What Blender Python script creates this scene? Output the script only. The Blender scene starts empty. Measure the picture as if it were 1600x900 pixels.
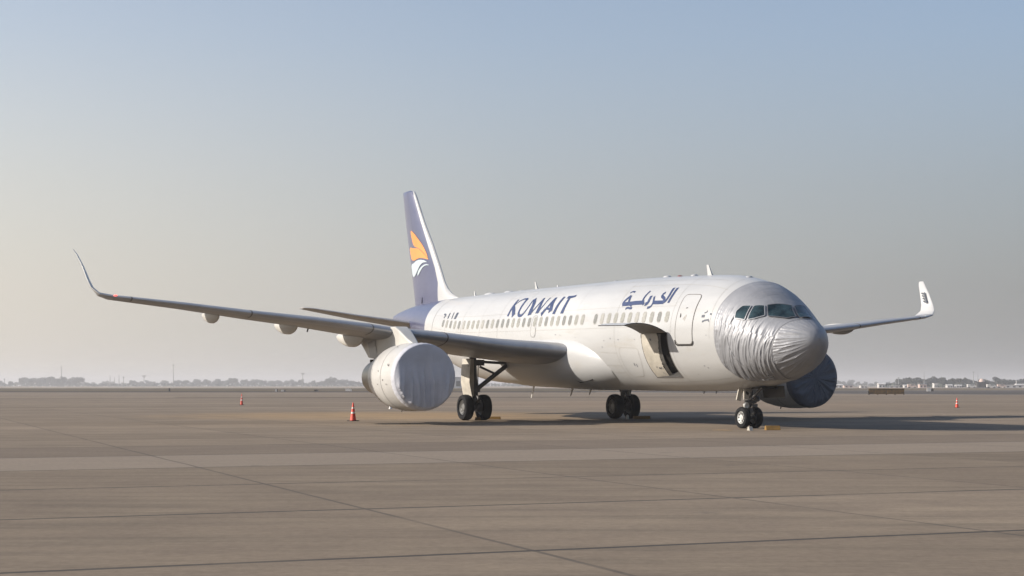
import bpy, bmesh, math, random
from mathutils import Vector, Matrix, noise
from mathutils.geometry import tessellate_polygon
sin, cos, pi, R = math.sin, math.cos, math.pi, math.radians
random.seed(7)
scene = bpy.context.scene
COL = scene.collection

# ------------------------------------------------------------------ camera
cam_d = bpy.data.cameras.new("camera")
cam = bpy.data.objects.new("camera", cam_d); COL.objects.link(cam)
cam.location = (0, 0, 1.49); cam.rotation_euler = (R(90), 0, 0)
cam_d.sensor_width = 36.0; cam_d.lens = 36.0 * 2370 / 1600
cam_d.shift_y = 152 / 1600
cam_d.clip_start = 0.3; cam_d.clip_end = 20000
scene.camera = cam

# ------------------------------------------------------------------ light
SUN_EL, SUN_BACK = R(25), R(-8)
to_sun = Vector((-cos(SUN_EL) * cos(SUN_BACK), cos(SUN_EL) * sin(SUN_BACK), sin(SUN_EL)))
world = bpy.data.worlds.new("World"); scene.world = world; world.use_nodes = True
wn = world.node_tree.nodes; wl = world.node_tree.links
for n in list(wn): wn.remove(n)
out = wn.new('ShaderNodeOutputWorld'); bg = wn.new('ShaderNodeBackground'); sky = wn.new('ShaderNodeTexSky')
sky.sky_type = 'NISHITA'; sky.sun_disc = False
sky.sun_elevation = SUN_EL
sky.sun_rotation = math.atan2(to_sun.x, to_sun.y)
sky.air_density = 1.0; sky.dust_density = 2.0; sky.ozone_density = 1.0; sky.altitude = 0
sky.dust_density = 1.2; sky.ozone_density = 2.0
# dusty air near the horizon, paler towards the sun
def wmath(op, a, b=None):
    n = wn.new('ShaderNodeMath'); n.operation = op
    for i, v in enumerate((a, b)):
        if v is None: continue
        if isinstance(v, bpy.types.NodeSocket): wl.new(v, n.inputs[i])
        else: n.inputs[i].default_value = v
    return n.outputs[0]
tcw = wn.new('ShaderNodeTexCoord'); sx = wn.new('ShaderNodeSeparateXYZ'); wl.new(tcw.outputs['Generated'], sx.inputs[0])
def wramp(fac, stops):
    r = wn.new('ShaderNodeValToRGB'); e = r.color_ramp.elements
    while len(e) < len(stops): e.new(.5)
    for i, (p, c) in enumerate(stops): e[i].position = p; e[i].color = (*c, 1) if hasattr(c, '__len__') else (c, c, c, 1)
    r.color_ramp.interpolation = 'EASE' if len(stops) == 2 else 'LINEAR'
    wl.new(fac, r.inputs[0]); return r.outputs[0]
def wmix(f, a, b, bt='MIX'):
    m = wn.new('ShaderNodeMix'); m.data_type = 'RGBA'; m.blend_type = bt; m.clamp_result = False
    for i, v in ((0, f), (6, a), (7, b)):
        if isinstance(v, bpy.types.NodeSocket): wl.new(v, m.inputs[i])
        elif i == 0: m.inputs[0].default_value = v
        else: m.inputs[i].default_value = (*v, 1)
    return m.outputs[2]
side = wmath('MULTIPLY_ADD', sx.outputs[0], -1.15); side.node.inputs[2].default_value = .5     # 0 away from the sun .. 1 towards it
HAZE_GAIN = 1.0
hcol = wmix(1.0, wramp(side, [(0., (.325, .324, .333)), (.5, (.59, .572, .55)), (1., (1.0, .91, .79))]), (4.9, 4.9, 4.9), 'MULTIPLY')
hfac = wramp(sx.outputs[2], [(0., .97), (.06, .92), (.13, .74), (.22, .42), (.34, .15), (.6, 0.)])
tinted = wmix(1.0, sky.outputs[0], (1.11, 1.09, 1.09), 'MULTIPLY')
wl.new(wmix(hfac, tinted, hcol), bg.inputs[0]); wl.new(bg.outputs[0], out.inputs[0])
bg.inputs[1].default_value = 0.073
sun_d = bpy.data.lights.new("sun", 'SUN'); sun_d.energy = 3.3; sun_d.angle = R(0.6); sun_d.color = (1.0, 0.925, 0.83)
sun = bpy.data.objects.new("sun", sun_d); COL.objects.link(sun)
sun.rotation_euler = (-to_sun).to_track_quat('-Z', 'Y').to_euler(); sun.location = (-60, 40, 60)
scene.view_settings.view_transform = 'Standard'; scene.view_settings.look = 'None'
scene.view_settings.gamma = 1; scene.view_settings.use_curve_mapping = False
scene.view_settings.exposure = 1.16
scene.render.engine = 'CYCLES'
scene.cycles.volume_bounces = 2

# ------------------------------------------------------------------ materials
def newmat(name):
    m = bpy.data.materials.new(name); m.use_nodes = True
    nt = m.node_tree; b = nt.nodes['Principled BSDF']
    return m, nt, b
def N(nt, t, **k):
    n = nt.nodes.new(t)
    for a, v in k.items():
        if a.startswith('i_'):
            key = a[2:]; n.inputs[int(key) if key.isdigit() else key].default_value = v
        else: setattr(n, a, v)
    return n
def ramp(nt, fac, stops):
    r = nt.nodes.new('ShaderNodeValToRGB'); e = r.color_ramp.elements
    while len(e) < len(stops): e.new(0.5)
    for i, (p, c) in enumerate(stops):
        e[i].position = p; e[i].color = (c, c, c, 1) if not hasattr(c, '__len__') else (*c, 1)
    nt.links.new(fac, r.inputs[0]); return r.outputs[0]
def mixc(nt, fac, a, b, bt='MIX'):
    m = nt.nodes.new('ShaderNodeMix'); m.data_type = 'RGBA'; m.blend_type = bt
    for i, v in ((0, fac), (6, a), (7, b)):
        if hasattr(v, 'links') or isinstance(v, bpy.types.NodeSocket): nt.links.new(v, m.inputs[i])
        elif i == 0: m.inputs[0].default_value = v
        else: m.inputs[i].default_value = (*v, 1)
    return m.outputs[2]
def noise_out(nt, scale, detail=4, vec=None, rough=.55, stretch=None):
    n = N(nt, 'ShaderNodeTexNoise', i_Scale=scale, i_Detail=detail, i_Roughness=rough)
    tc = nt.nodes.new('ShaderNodeTexCoord'); v = tc.outputs['Object']
    if stretch:
        mp = nt.nodes.new('ShaderNodeMapping'); mp.inputs['Scale'].default_value = stretch
        nt.links.new(v, mp.inputs[0]); v = mp.outputs[0]
    nt.links.new(v, n.inputs['Vector']); return n.outputs['Fac']
def add_bump(nt, b, h, strength=.2, dist=.01):
    bp = N(nt, 'ShaderNodeBump', i_Strength=strength, i_Distance=dist)
    nt.links.new(h, bp.inputs['Height']); nt.links.new(bp.outputs[0], b.inputs['Normal'])
def simple(name, col, rough=.5, metal=0, vary=.12, scale=3, coat=0, bump=0, bscale=40, dirt=None, dscale=(1, 1, 1)):
    m, nt, b = newmat(name)
    f = noise_out(nt, scale, 6, stretch=dscale)
    a = tuple(c * (1 - vary) for c in col); d = tuple(min(1, c * (1 + vary * .5)) for c in col)
    c = mixc(nt, ramp(nt, f, [(.35, 0.), (.65, 1.)]), a, d)
    if dirt:
        g = noise_out(nt, scale * 2.7, 8, rough=.7, stretch=dscale)
        c = mixc(nt, ramp(nt, g, [(.56, 0.), (.8, .55)]), c, dirt)
    nt.links.new(c, b.inputs['Base Color'])
    r = ramp(nt, f, [(.3, rough * .85), (.7, min(1, rough * 1.2))]); nt.links.new(r, b.inputs['Roughness'])
    b.inputs['Metallic'].default_value = metal; b.inputs['Coat Weight'].default_value = coat
    b.inputs['Coat Roughness'].default_value = .15
    if name in ('tyre_rubber', 'black_rubber', 'dark_recess'): b.inputs['Specular IOR Level'].default_value = .15
    if bump: add_bump(nt, b, noise_out(nt, bscale, 4), bump, .01)
    return m
MT = {}
MT['white'] = simple('white_paint', (.388, .387, .38), .38, 0, .11, .5, .2, dirt=(.30, .27, .22), dscale=(.35, 1, 1.4))
MT['cowl'] = simple('cowl_paint', (.41, .40, .38), .4, 0, .08, 1.2, .2, dirt=(.45, .41, .36))
MT['blue'] = simple('tail_blue_paint', (.066, .072, .128), .35, 0, .08, .6, .4)
MT['navy'] = simple('navy_lettering', (.022, .036, .095), .45, 0, .1, 4)
MT['slate'] = simple('slate_lettering', (.05, .06, .08), .5, 0, .2, 4)
MT['orange'] = simple('orange_livery', (.66, .235, .06), .4, 0, .08, 1)
MT['pale'] = simple('pale_livery', (.40, .465, .48), .4, 0, .05, 1)
MT['seam'] = simple('panel_seam', (.13, .12, .11), .7, 0, .2, 5)
MT['faint'] = simple('faint_seam', (.29, .275, .25), .6, 0, .1, 5)
MT['winpane'] = simple('closed_window_blind', (.235, .23, .20), .35, 0, .12, 6)
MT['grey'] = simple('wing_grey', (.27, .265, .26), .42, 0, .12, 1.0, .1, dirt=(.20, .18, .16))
MT['slat'] = simple('leading_edge_metal', (.34, .345, .36), .36, .5, .1, 2)
MT['fairing'] = simple('fairing_paint', (.43, .415, .38), .4, 0, .08, 1.5, dirt=(.3, .27, .24))
MT['metal'] = simple('bare_metal', (.30, .28, .24), .38, .85, .2, 6)
MT['gear'] = simple('gear_paint', (.085, .082, .08), .5, .2, .25, 8, dirt=(.05, .045, .04))
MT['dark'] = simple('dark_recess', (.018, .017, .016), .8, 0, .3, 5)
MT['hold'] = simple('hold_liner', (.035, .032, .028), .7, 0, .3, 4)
MT['tyre'] = simple('tyre_rubber', (.014, .014, .015), .85, 0, .3, 9, bump=.2)
MT['rim'] = simple('wheel_rim', (.48, .48, .46), .45, .2, .2, 10, dirt=(.12, .11, .10))
MT['rimdark'] = simple('dark_wheel_rim', (.13, .13, .125), .55, .3, .2, 10)
MT['redorange'] = simple('cone_orange', (.58, .05, .02), .55, 0, .15, 6)
MT['conewhite'] = simple('cone_white_band', (.5, .48, .45), .5, 0, .1, 6)
MT['black'] = simple('black_rubber', (.03, .028, .026), .75, 0, .2, 8)
MT['yellow'] = simple('worn_yellow_paint', (.20, .11, .022), .65, 0, .25, 9, dirt=(.14, .09, .04))
MT['cream'] = simple('cream_liner', (.39, .36, .305), .6, 0, .2, 2.5, dirt=(.42, .36, .28))
MT['mast'] = simple('mast_steel', (.30, .30, .29), .6, .3, .1, 1)
MT['wallwhite'] = simple('white_wall', (.5, .48, .45), .8, 0, .15, .3)
MT['wallpink'] = simple('pinkish_wall', (.50, .38, .32), .8, 0, .15, .3)
MT['roofgrey'] = simple('grey_roof', (.28, .29, .30), .7, 0, .15, .3)
MT['foliage'] = simple('foliage', (.034, .042, .028), .85, 0, .45, .4)
MT['bark'] = simple('bark', (.10, .075, .05), .9, 0, .3, 1)
# glass
m, nt, b = newmat('cockpit_glass'); MT['glass'] = m
b.inputs['Base Color'].default_value = (.018, .035, .045, 1); b.inputs['Roughness'].default_value = .12; b.inputs['Specular IOR Level'].default_value = .16
nt.links.new(ramp(nt, noise_out(nt, 2.2, 5), [(.4, (.008, .015, .02)), (.65, (.03, .055, .065))]), b.inputs['Base Color'])
# red lamp
m, nt, b = newmat('red_lamp_glass'); MT['lamp'] = m
b.inputs['Base Color'].default_value = (.8, .05, .04, 1); b.inputs['Emission Color'].default_value = (1, .10, .07, 1); b.inputs['Emission Strength'].default_value = 1.2
# silver cloth
def cloth(name, col, rough, metal, bs=.5):
    m, nt, b = newmat(name)
    f = noise_out(nt, 1.1, 6); c = mixc(nt, ramp(nt, f, [(.3, 0.), (.7, 1.)]), tuple(x * .82 for x in col), tuple(x * 1.1 for x in col))
    nt.links.new(c, b.inputs['Base Color']); b.inputs['Roughness'].default_value = rough; b.inputs['Metallic'].default_value = metal
    h = noise_out(nt, 5, 5, rough=.6); add_bump(nt, b, h, bs, .03)
    return m
MT['silver'] = cloth('silver_cloth', (.245, .248, .26), .50, .25, .35)
MT['inlet_cloth'] = cloth('inlet_cover_cloth', (.40, .405, .44), .7, .0)
MT['port_cloth'] = cloth('dark_inlet_cloth', (.068, .077, .098), .6, .1)
MT['hem'] = cloth('inlet_hem_cloth', (.17, .20, .29), .6, .1)
MT['piping'] = simple('dark_piping', (.10, .10, .11), .6, .2, .1, 5)

# ------------------------------------------------------------------ mesh helpers
class MB:
    def __init__(s): s.v = []; s.f = []; s.m = []
    def add(s, vs, fs, mi=0):
        o = len(s.v); s.v += [tuple(p) for p in vs]
        for f in fs: s.f.append([i + o for i in f]); s.m.append(mi)
        return s
    def box(s, c, d, mi=0, rot=None):
        pts = []
        for x in (-1, 1):
            for y in (-1, 1):
                for z in (-1, 1):
                    p = Vector((x * d[0] / 2, y * d[1] / 2, z * d[2] / 2))
                    if rot: p = rot @ p
                    pts.append(p + Vector(c))
        return s.add(pts, [(0, 1, 3, 2), (4, 6, 7, 5), (0, 4, 5, 1), (2, 3, 7, 6), (0, 2, 6, 4), (1, 5, 7, 3)], mi)
    def tube(s, a, b, r0, r1=None, n=14, mi=0):
        a, b = Vector(a), Vector(b); r1 = r0 if r1 is None else r1
        d = (b - a).normalized(); u = d.orthogonal().normalized(); w = d.cross(u)
        ring = lambda p, r: [p + (u * cos(2 * pi * i / n) + w * sin(2 * pi * i / n)) * r for i in range(n)]
        fs = [(i, (i + 1) % n, n + (i + 1) % n, n + i) for i in range(n)] + [tuple(range(n))[::-1], tuple(range(n, 2 * n))]
        return s.add(ring(a, r0) + ring(b, r1), fs, mi)
    def lathe(s, prof, origin, axis, n=32, mi=0, close=False):
        # prof: list of (t along axis, r[, material])
        o = Vector(origin); d = Vector(axis).normalized(); u = d.orthogonal().normalized(); w = d.cross(u)
        vs = []
        for p in prof:
            for i in range(n): vs.append(o + d * p[0] + (u * cos(2 * pi * i / n) + w * sin(2 * pi * i / n)) * max(p[1], 1e-4))
        base = len(s.v); s.v += [tuple(x) for x in vs]
        for k in range(len(prof) - 1):
            m_ = prof[k][2] if len(prof[k]) > 2 else mi
            for i in range(n):
                s.f.append([base + k * n + i, base + k * n + (i + 1) % n, base + (k + 1) * n + (i + 1) % n, base + (k + 1) * n + i]); s.m.append(m_)
        return s
    def grid(s, rows, mi=0, wrap=False, mfun=None, skip=None):
        nr, nc = len(rows), len(rows[0]); base = len(s.v)
        for r in rows: s.v += [tuple(p) for p in r]
        for i in range(nr - 1):
            for j in range(nc if wrap else nc - 1):
                if skip and skip(i, j): continue
                j2 = (j + 1) % nc
                s.f.append([base + i * nc + j, base + i * nc + j2, base + (i + 1) * nc + j2, base + (i + 1) * nc + j])
                s.m.append(mfun(i, j) if mfun else mi)
        return s
    def build(s, name, mats, parent=None, smooth=True, angle=40, recalc=True):
        me = bpy.data.meshes.new(name); me.from_pydata(s.v, [], s.f)
        mats = mats if isinstance(mats, (list, tuple)) else [mats]
        for m in mats: me.materials.append(m)
        for p, mi in zip(me.polygons, s.m): p.material_index = mi
        bm = bmesh.new(); bm.from_mesh(me)
        bmesh.ops.remove_doubles(bm, verts=bm.verts, dist=1e-5)
        if recalc: bmesh.ops.recalc_face_normals(bm, faces=bm.faces)
        if smooth:
            for f in bm.faces: f.smooth = True
            for e in bm.edges:
                if len(e.link_faces) == 2 and e.calc_face_angle(0) > R(angle): e.smooth = False
        bm.to_mesh(me); bm.free()
        o = bpy.data.objects.new(name, me); COL.objects.link(o)
        if parent: o.parent = parent
        return o
def tag(o, label=None, cat=None, group=None, kind=None):
    for k, v in (('label', label), ('category', cat), ('group', group), ('kind', kind)):
        if v: o[k] = v
    return o
def empty(name, loc=(0, 0, 0), rz=0, parent=None):
    o = bpy.data.objects.new(name, None); COL.objects.link(o); o.empty_display_size = .5
    o.location = loc; o.rotation_euler = (0, 0, rz)
    if parent: o.parent = parent
    return o
# ------------------------------------------------------------------ fuselage surface (s = metres aft of the nose, ph = angle up from starboard side)
def interp(tab,x):
    # monotone cubic-ish (catmull) interpolation
    n=len(tab)
    if x<=tab[0][0]: return tab[0][1]
    if x>=tab[-1][0]: return tab[-1][1]
    i=0
    while tab[i+1][0]<x: i+=1
    x0,y0=tab[i]; x1,y1=tab[i+1]; h=x1-x0; t=(x-x0)/h
    def slope(k):
        if k==0 or k==n-1: 
            return (tab[1][1]-tab[0][1])/(tab[1][0]-tab[0][0]) if k==0 else (tab[-1][1]-tab[-2][1])/(tab[-1][0]-tab[-2][0])
        a=(tab[k][1]-tab[k-1][1])/(tab[k][0]-tab[k-1][0]); b=(tab[k+1][1]-tab[k][1])/(tab[k+1][0]-tab[k][0])
        if a*b<=0: return 0
        return 2*a*b/(a+b)
    m0,m1=slope(i)*h,slope(i+1)*h
    return (2*t**3-3*t*t+1)*y0+(t**3-2*t*t+t)*m0+(-2*t**3+3*t*t)*y1+(t**3-t*t)*m1
TOP=[(0,3.02),(.04,3.16),(.15,3.30),(.5,3.52),(1,3.78),(1.5,4.08),(2,4.47),(2.5,4.79),(3.3,5.09),(4.5,5.33),(6.8,5.47),(11,5.62),(16.6,5.70),(23,5.77),(29,5.80),(33,5.72),(36.5,5.45),(37.5,5.30)]
BOT=[(0,2.98),(.04,2.80),(.15,2.62),(.5,2.27),(1,1.96),(2,1.60),(3,1.42),(4.5,1.30),(6.8,1.27),(11,1.29),(16.6,1.40),(22,1.55),(24.5,1.68),(27,2.15),(30,2.95),(33,3.78),(36,4.5),(37.5,4.85)]
HW=[(0,.02),(.04,.18),(.15,.36),(.5,.70),(1,1.05),(1.5,1.31),(2,1.5),(3,1.76),(4.5,1.93),(6.5,1.975),(24.5,1.975),(28,1.78),(32,1.25),(35,.72),(37,.3),(37.5,.2)]
def fus(s): 
    t=interp(TOP,s); b=interp(BOT,s); return (t+b)/2,(t-b)/2,interp(HW,s)
def fpt(s,ph,off=0):
    zc,h,w=fus(s); c,n=math.cos(ph),math.sin(ph)
    if off:
        nx,nz=c/w,n/h; l=math.hypot(nx,nz); return (s,w*c+off*nx/l,zc+h*n+off*nz/l)
    return (s,w*c,zc+h*n)

def L(s, y, z): return Vector((17.7 - s, -y, z))
def F(s, ph, off=0.0): return L(*fpt(s, ph, off))
def f_normal(s, ph):
    a = F(s, ph + .01) - F(s, ph - .01); b = F(s + .02, ph) - F(s - .02, ph)
    n = b.cross(a); n.normalize()
    c = F(s, ph) - L(s, 0, fus(s)[0])
    return n if n.dot(c) > 0 else -n
def Fn(s, ph, off): return F(s, ph) + (f_normal(s, ph) if s > .03 else Vector((1, 0, 0))) * off
def ribbon(mb, pts, w, off=.006, mi=0, w2=None, step=.06):
    # a painted line of width w (to w2) along (s, ph) points on the fuselage
    P = []
    for i in range(len(pts) - 1):
        a, b = pts[i], pts[i + 1]; d = (F(*a) - F(*b)).length; n = max(1, int(d / step))
        for k in range(n): t = k / n; P.append((a[0] + (b[0] - a[0]) * t, a[1] + (b[1] - a[1]) * t))
    P.append(pts[-1]); W = len(P)
    # smooth the path a little
    for _ in range(2):
        P = [P[0]] + [((P[i - 1][0] + 2 * P[i][0] + P[i + 1][0]) / 4, (P[i - 1][1] + 2 * P[i][1] + P[i + 1][1]) / 4) for i in range(1, W - 1)] + [P[-1]]
    rows = []
    for i, p in enumerate(P):
        q0, q1 = P[max(0, i - 1)], P[min(W - 1, i + 1)]
        t = F(*q1) - F(*q0); n = f_normal(*p); side = t.cross(n).normalized()
        ww = (w if w2 is None else w + (w2 - w) * i / (W - 1)) / 2
        c = F(*p) + n * off; rows.append([c - side * ww, c + side * ww])
    mb.grid(rows, mi)
def patch(mb, poly, off, mi=0, cuts=3, disp=None):
    vs = [Vector((a, b, 0)) for a, b in poly]; tr = tessellate_polygon([vs])
    bm = bmesh.new(); bv = [bm.verts.new(v) for v in vs]
    for t in tr:
        try: bm.faces.new([bv[i] for i in t])
        except ValueError: pass
    for _ in range(cuts): bmesh.ops.subdivide_edges(bm, edges=bm.edges, cuts=1, use_grid_fill=True)
    bm.verts.index_update()
    mb.add([Fn(v.co.x, v.co.y, off) for v in bm.verts], [[v.index for v in f.verts] for f in bm.faces], mi); bm.free()
def rrect(s0, s1, p0, p1, rs, rp, n=5):
    out = []
    for cx, cy, a0 in ((s1 - rs, p1 - rp, 0), (s0 + rs, p1 - rp, 90), (s0 + rs, p0 + rp, 180), (s1 - rs, p0 + rp, 270)):
        for k in range(n + 1): a = R(a0 + 90 * k / n); out.append((cx + rs * cos(a), cy + rp * sin(a)))
    return out
D_K = [[(19.488,0.854),(19.505,0.622),(19.548,0.42)],[(19.436,0.668),(19.261,0.787),(18.965,0.857),(18.601,0.856)],[(19.425,0.65),(19.156,0.532),(18.988,0.425)],[(18.541,0.855),(18.613,0.693),(18.639,0.538),(18.465,0.431),(18.164,0.434),(17.998,0.623),(17.922,0.812)],[(17.827,0.835),(17.516,0.671),(17.43,0.42)],[(17.364,0.429),(17.225,0.568),(17.334,0.814)],[(16.952,0.829),(16.794,0.614),(16.76,0.452)],[(16.732,0.451),(16.497,0.623),(16.38,0.83)],[(15.821,0.815),(15.999,0.586),(16.32,0.409)],[(15.821,0.815),(15.748,0.636),(15.567,0.465)],[(16.035,0.541),(15.649,0.528)],[(15.073,0.82),(15.141,0.637),(15.189,0.411)],[(14.537,0.805),(14.461,0.624),(14.474,0.413)],[(14.758,0.795),(14.338,0.795),(14.078,0.817)]]
D_A = [[(6.51,0.877),(6.448,0.712),(6.454,0.53)],[(6.769,0.88),(6.659,0.698),(6.678,0.568),(6.857,0.545)],[(7.065,0.756),(7.198,0.734),(7.151,0.671),(6.888,0.63),(6.776,0.555)],[(6.763,0.547),(7.154,0.546),(7.511,0.547)],[(7.673,0.677),(7.514,0.554),(7.542,0.462),(7.791,0.444)],[(7.913,0.696),(7.902,0.602),(7.872,0.528),(8.058,0.518)],[(8.265,0.817),(8.355,0.701),(8.369,0.607),(8.135,0.509)],[(8.219,0.553),(8.783,0.551),(9.286,0.539),(9.7,0.533)],[(9.447,0.712),(9.654,0.622),(9.754,0.548),(9.524,0.523),(9.305,0.55),(9.447,0.712)],[(9.678,0.789),(9.606,0.825),(9.347,0.805)],[(9.354,0.433),(9.225,0.47),(9.049,0.441),(8.879,0.45)],[(9.292,0.542),(8.98,0.482)]]
D_B = [[(3.976,0.348),(3.812,0.366),(3.852,0.397)],[(4.079,0.282),(4.001,0.293),(3.923,0.291)],[(3.681,0.344),(3.585,0.339)],[(4.006,0.186),(3.877,0.22),(3.677,0.229)],[(3.706,0.248),(3.65,0.198)],[(5.365,0.335),(5.298,0.297),(5.302,0.246)],[(5.116,0.42),(5.014,0.427)]]
D_R = [[(27.02,0.528),(26.649,0.493),(26.844,0.422)],[(26.291,0.563),(26.243,0.411)],[(25.804,0.585),(25.723,0.413)],[(25.306,0.586),(25.326,0.411)]]
D_panel = [(9.685,-0.254),(8.25,-0.266),(8.324,-0.503),(8.767,-0.851),(9.6,-0.862),(9.702,-0.534)]
D_covedge = [(3.024,1.437),(3.109,1.087),(3.206,0.777),(3.317,0.498),(3.334,0.245),(3.299,0.01),(3.293,-0.284),(3.252,-0.581),(3.079,-0.8),(2.87,-0.965),(2.503,-1.115),(2.004,-1.188)]
D_radring = [(0.656,1.191),(0.763,0.903),(0.888,0.533),(0.963,0.135),(1.045,-0.279),(1.13,-0.681),(1.261,-1.115),(1.523,-1.568),None]
D_wd = [[(2.461,0.35),(2.507,0.5),(2.382,0.658),(2.126,0.761),(2.077,0.401)],[(1.981,0.43),(2.056,0.797),(1.815,0.963),(1.558,0.751),(1.786,0.541)],[(1.772,1.016),(1.495,1.572),(0.865,1.306),(0.971,1.03),(1.468,0.78)],[(1.468,1.637),(1.68,2.043),(0.826,1.943),(0.767,1.359)]]
D_o1 = [(34.98,0.15,9.71),(34.47,0.15,9.54),(33.71,0.15,9.11),(33.06,0.15,8.69),(32.64,0.15,8.29),(32.43,0.15,8.03),(33.06,0.15,8.4),(33.71,0.15,8.66),(34.43,0.15,8.8),(34.76,0.15,9.2)]
D_o2 = [(35.25,0.15,8.83),(34.47,0.15,8.7),(33.82,0.15,8.67),(33.17,0.15,8.42),(32.53,0.15,8.08),(32.32,0.15,7.94),(33.06,0.15,8.09),(33.71,0.15,8.13),(34.36,0.15,8.05),(34.92,0.15,8.11),(35.12,0.15,8.44)]
D_w1 = [(35.03,0.15,7.89),(34.47,0.15,7.92),(33.93,0.15,8.04),(33.06,0.15,8.0),(32.43,0.15,7.83),(32.85,0.15,7.86),(33.28,0.15,7.81),(33.75,0.15,7.56),(34.14,0.15,7.3),(34.54,0.15,7.19),(34.81,0.15,7.26),(34.98,0.15,7.6)]
D_w2 = [(33.88,0.15,7.21),(33.8,0.15,7.44),(33.28,0.15,7.66),(32.64,0.15,7.76),(32.15,0.15,7.65),(32.74,0.15,7.69),(33.23,0.15,7.54),(33.67,0.15,7.25)]
D_U = [(18.601,0.856),(18.612,0.649),(18.599,0.484),(18.439,0.416),(18.142,0.421),(17.953,0.527),(17.877,0.664),(17.905,0.812)]
D_W = [(17.392,0.429),(17.072,0.62),(16.93,0.825)]


# ================================================================== THE PLACE: ground
def structure(name, mb, mat, smooth=False):
    o = mb.build(name, mat, None, smooth); o['kind'] = 'structure'; return o
def xy_scaled(nt, rz, sc, off=(0, 0, 0)):
    tc = nt.nodes.new('ShaderNodeTexCoord'); mp = nt.nodes.new('ShaderNodeMapping')
    mp.inputs['Rotation'].default_value = (0, 0, rz); mp.inputs['Scale'].default_value = sc; mp.inputs['Location'].default_value = off
    nt.links.new(tc.outputs['Object'], mp.inputs[0]); return mp.outputs[0]
def math_(nt, op, a, b=None):
    n = nt.nodes.new('ShaderNodeMath'); n.operation = op
    for i, v in enumerate((a, b)):
        if v is None: continue
        if isinstance(v, bpy.types.NodeSocket): nt.links.new(v, n.inputs[i])
        else: n.inputs[i].default_value = v
    return n.outputs[0]
def concrete():
    m, nt, b = newmat('apron_concrete')
    geo = nt.nodes.new('ShaderNodeNewGeometry'); sep = nt.nodes.new('ShaderNodeSeparateXYZ'); nt.links.new(geo.outputs['Position'], sep.inputs[0])
    x, y = sep.outputs[0], sep.outputs[1]
    lin = lambda cx, cy, off: math_(nt, 'DIVIDE', math_(nt, 'SUBTRACT', math_(nt, 'ADD', math_(nt, 'MULTIPLY', x, cx), math_(nt, 'MULTIPLY', y, cy)), off), 5.0)
    # slightly wandering joints
    wob = N(nt, 'ShaderNodeTexNoise', i_Scale=.25, i_Detail=3); nt.links.new(geo.outputs['Position'], wob.inputs['Vector'])
    wb = math_(nt, 'MULTIPLY', math_(nt, 'SUBTRACT', wob.outputs['Fac'], .5), .02)
    v = math_(nt, 'ADD', lin(-sin(R(21)), cos(R(21)), 2.65), wb); u = math_(nt, 'ADD', lin(cos(R(23)), sin(R(23)), .5), wb)
    fv, fu = math_(nt, 'FLOOR', v), math_(nt, 'FLOOR', u)
    def white(a, c):
        w = nt.nodes.new('ShaderNodeTexWhiteNoise'); w.noise_dimensions = '2D'
        cb = nt.nodes.new('ShaderNodeCombineXYZ')
        for i, q in enumerate((a, c)):
            if isinstance(q, bpy.types.NodeSocket): nt.links.new(q, cb.inputs[i])
            else: cb.inputs[i].default_value = q
        nt.links.new(cb.outputs[0], w.inputs['Vector']); return w.outputs['Value']
    rowr, cell = white(fv, 3.3), white(fv, fu)
    def tex(scale, detail, stretch, rough=.6, rz=0):
        n = N(nt, 'ShaderNodeTexNoise', i_Scale=scale, i_Detail=detail, i_Roughness=rough)
        mp = nt.nodes.new('ShaderNodeMapping'); mp.inputs['Scale'].default_value = stretch; mp.inputs['Rotation'].default_value = (0, 0, rz)
        nt.links.new(geo.outputs['Position'], mp.inputs[0]); nt.links.new(mp.outputs[0], n.inputs['Vector']); return n.outputs['Fac']
    big = tex(.045, 5, (1, 1.6, 1)); mid = tex(.5, 7, (1, 1.5, 1), .68, R(-21)); fine = tex(9, 6, (1, 1, 1), .75); streak = tex(.9, 6, (.22, 2.2, 1), .65, R(-21))
    light = mixc(nt, ramp(nt, big, [(.35, 0.), (.65, 1.)]), (.228, .180, .130), (.257, .205, .149))
    c = mixc(nt, ramp(nt, mid, [(.3, 0.), (.7, .8)]), light, (.165, .130, .100))
    c = mixc(nt, ramp(nt, streak, [(.48, 0.), (.70, .7)]), c, (.138, .114, .087))
    c = mixc(nt, 1.0, c, ramp(nt, rowr, [(0., .83), (1., 1.10)]), 'MULTIPLY')
    c = mixc(nt, 1.0, c, ramp(nt, cell, [(0., .93), (1., 1.04)]), 'MULTIPLY')
    # the paler strip of slabs in front of the aircraft
    band = math_(nt, 'MULTIPLY', math_(nt, 'GREATER_THAN', fv, 4.5), math_(nt, 'LESS_THAN', fv, 5.5))
    c = mixc(nt, math_(nt, 'MULTIPLY', band, .6), c, (.246, .203, .160))
    band2 = math_(nt, 'MULTIPLY', math_(nt, 'GREATER_THAN', fv, 5.5), math_(nt, 'LESS_THAN', fv, 6.5))
    c = mixc(nt, math_(nt, 'MULTIPLY', band2, .45), c, (.143, .115, .092))
    c = mixc(nt, 1.0, c, ramp(nt, fine, [(.25, .80), (.75, 1.17)]), 'MULTIPLY')
    # blown sand round the aircraft
    def blob(cx, cy, rx, ry):
        dx = math_(nt, 'DIVIDE', math_(nt, 'SUBTRACT', x, cx), rx); dy = math_(nt, 'DIVIDE', math_(nt, 'SUBTRACT', y, cy), ry)
        d = math_(nt, 'ADD', math_(nt, 'MULTIPLY', dx, dx), math_(nt, 'MULTIPLY', dy, dy))
        return ramp(nt, math_(nt, 'ADD', d, math_(nt, 'MULTIPLY', math_(nt, 'SUBTRACT', mid, .5), 1.6)), [(0., .75), (1., 0.)])
    c = mixc(nt, blob(-6, 75, 13, 13), c, (.31, .215, .12))
    c = mixc(nt, math_(nt, 'MULTIPLY', blob(10, 120, 26, 30), .5), c, (.26, .19, .13))
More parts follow.
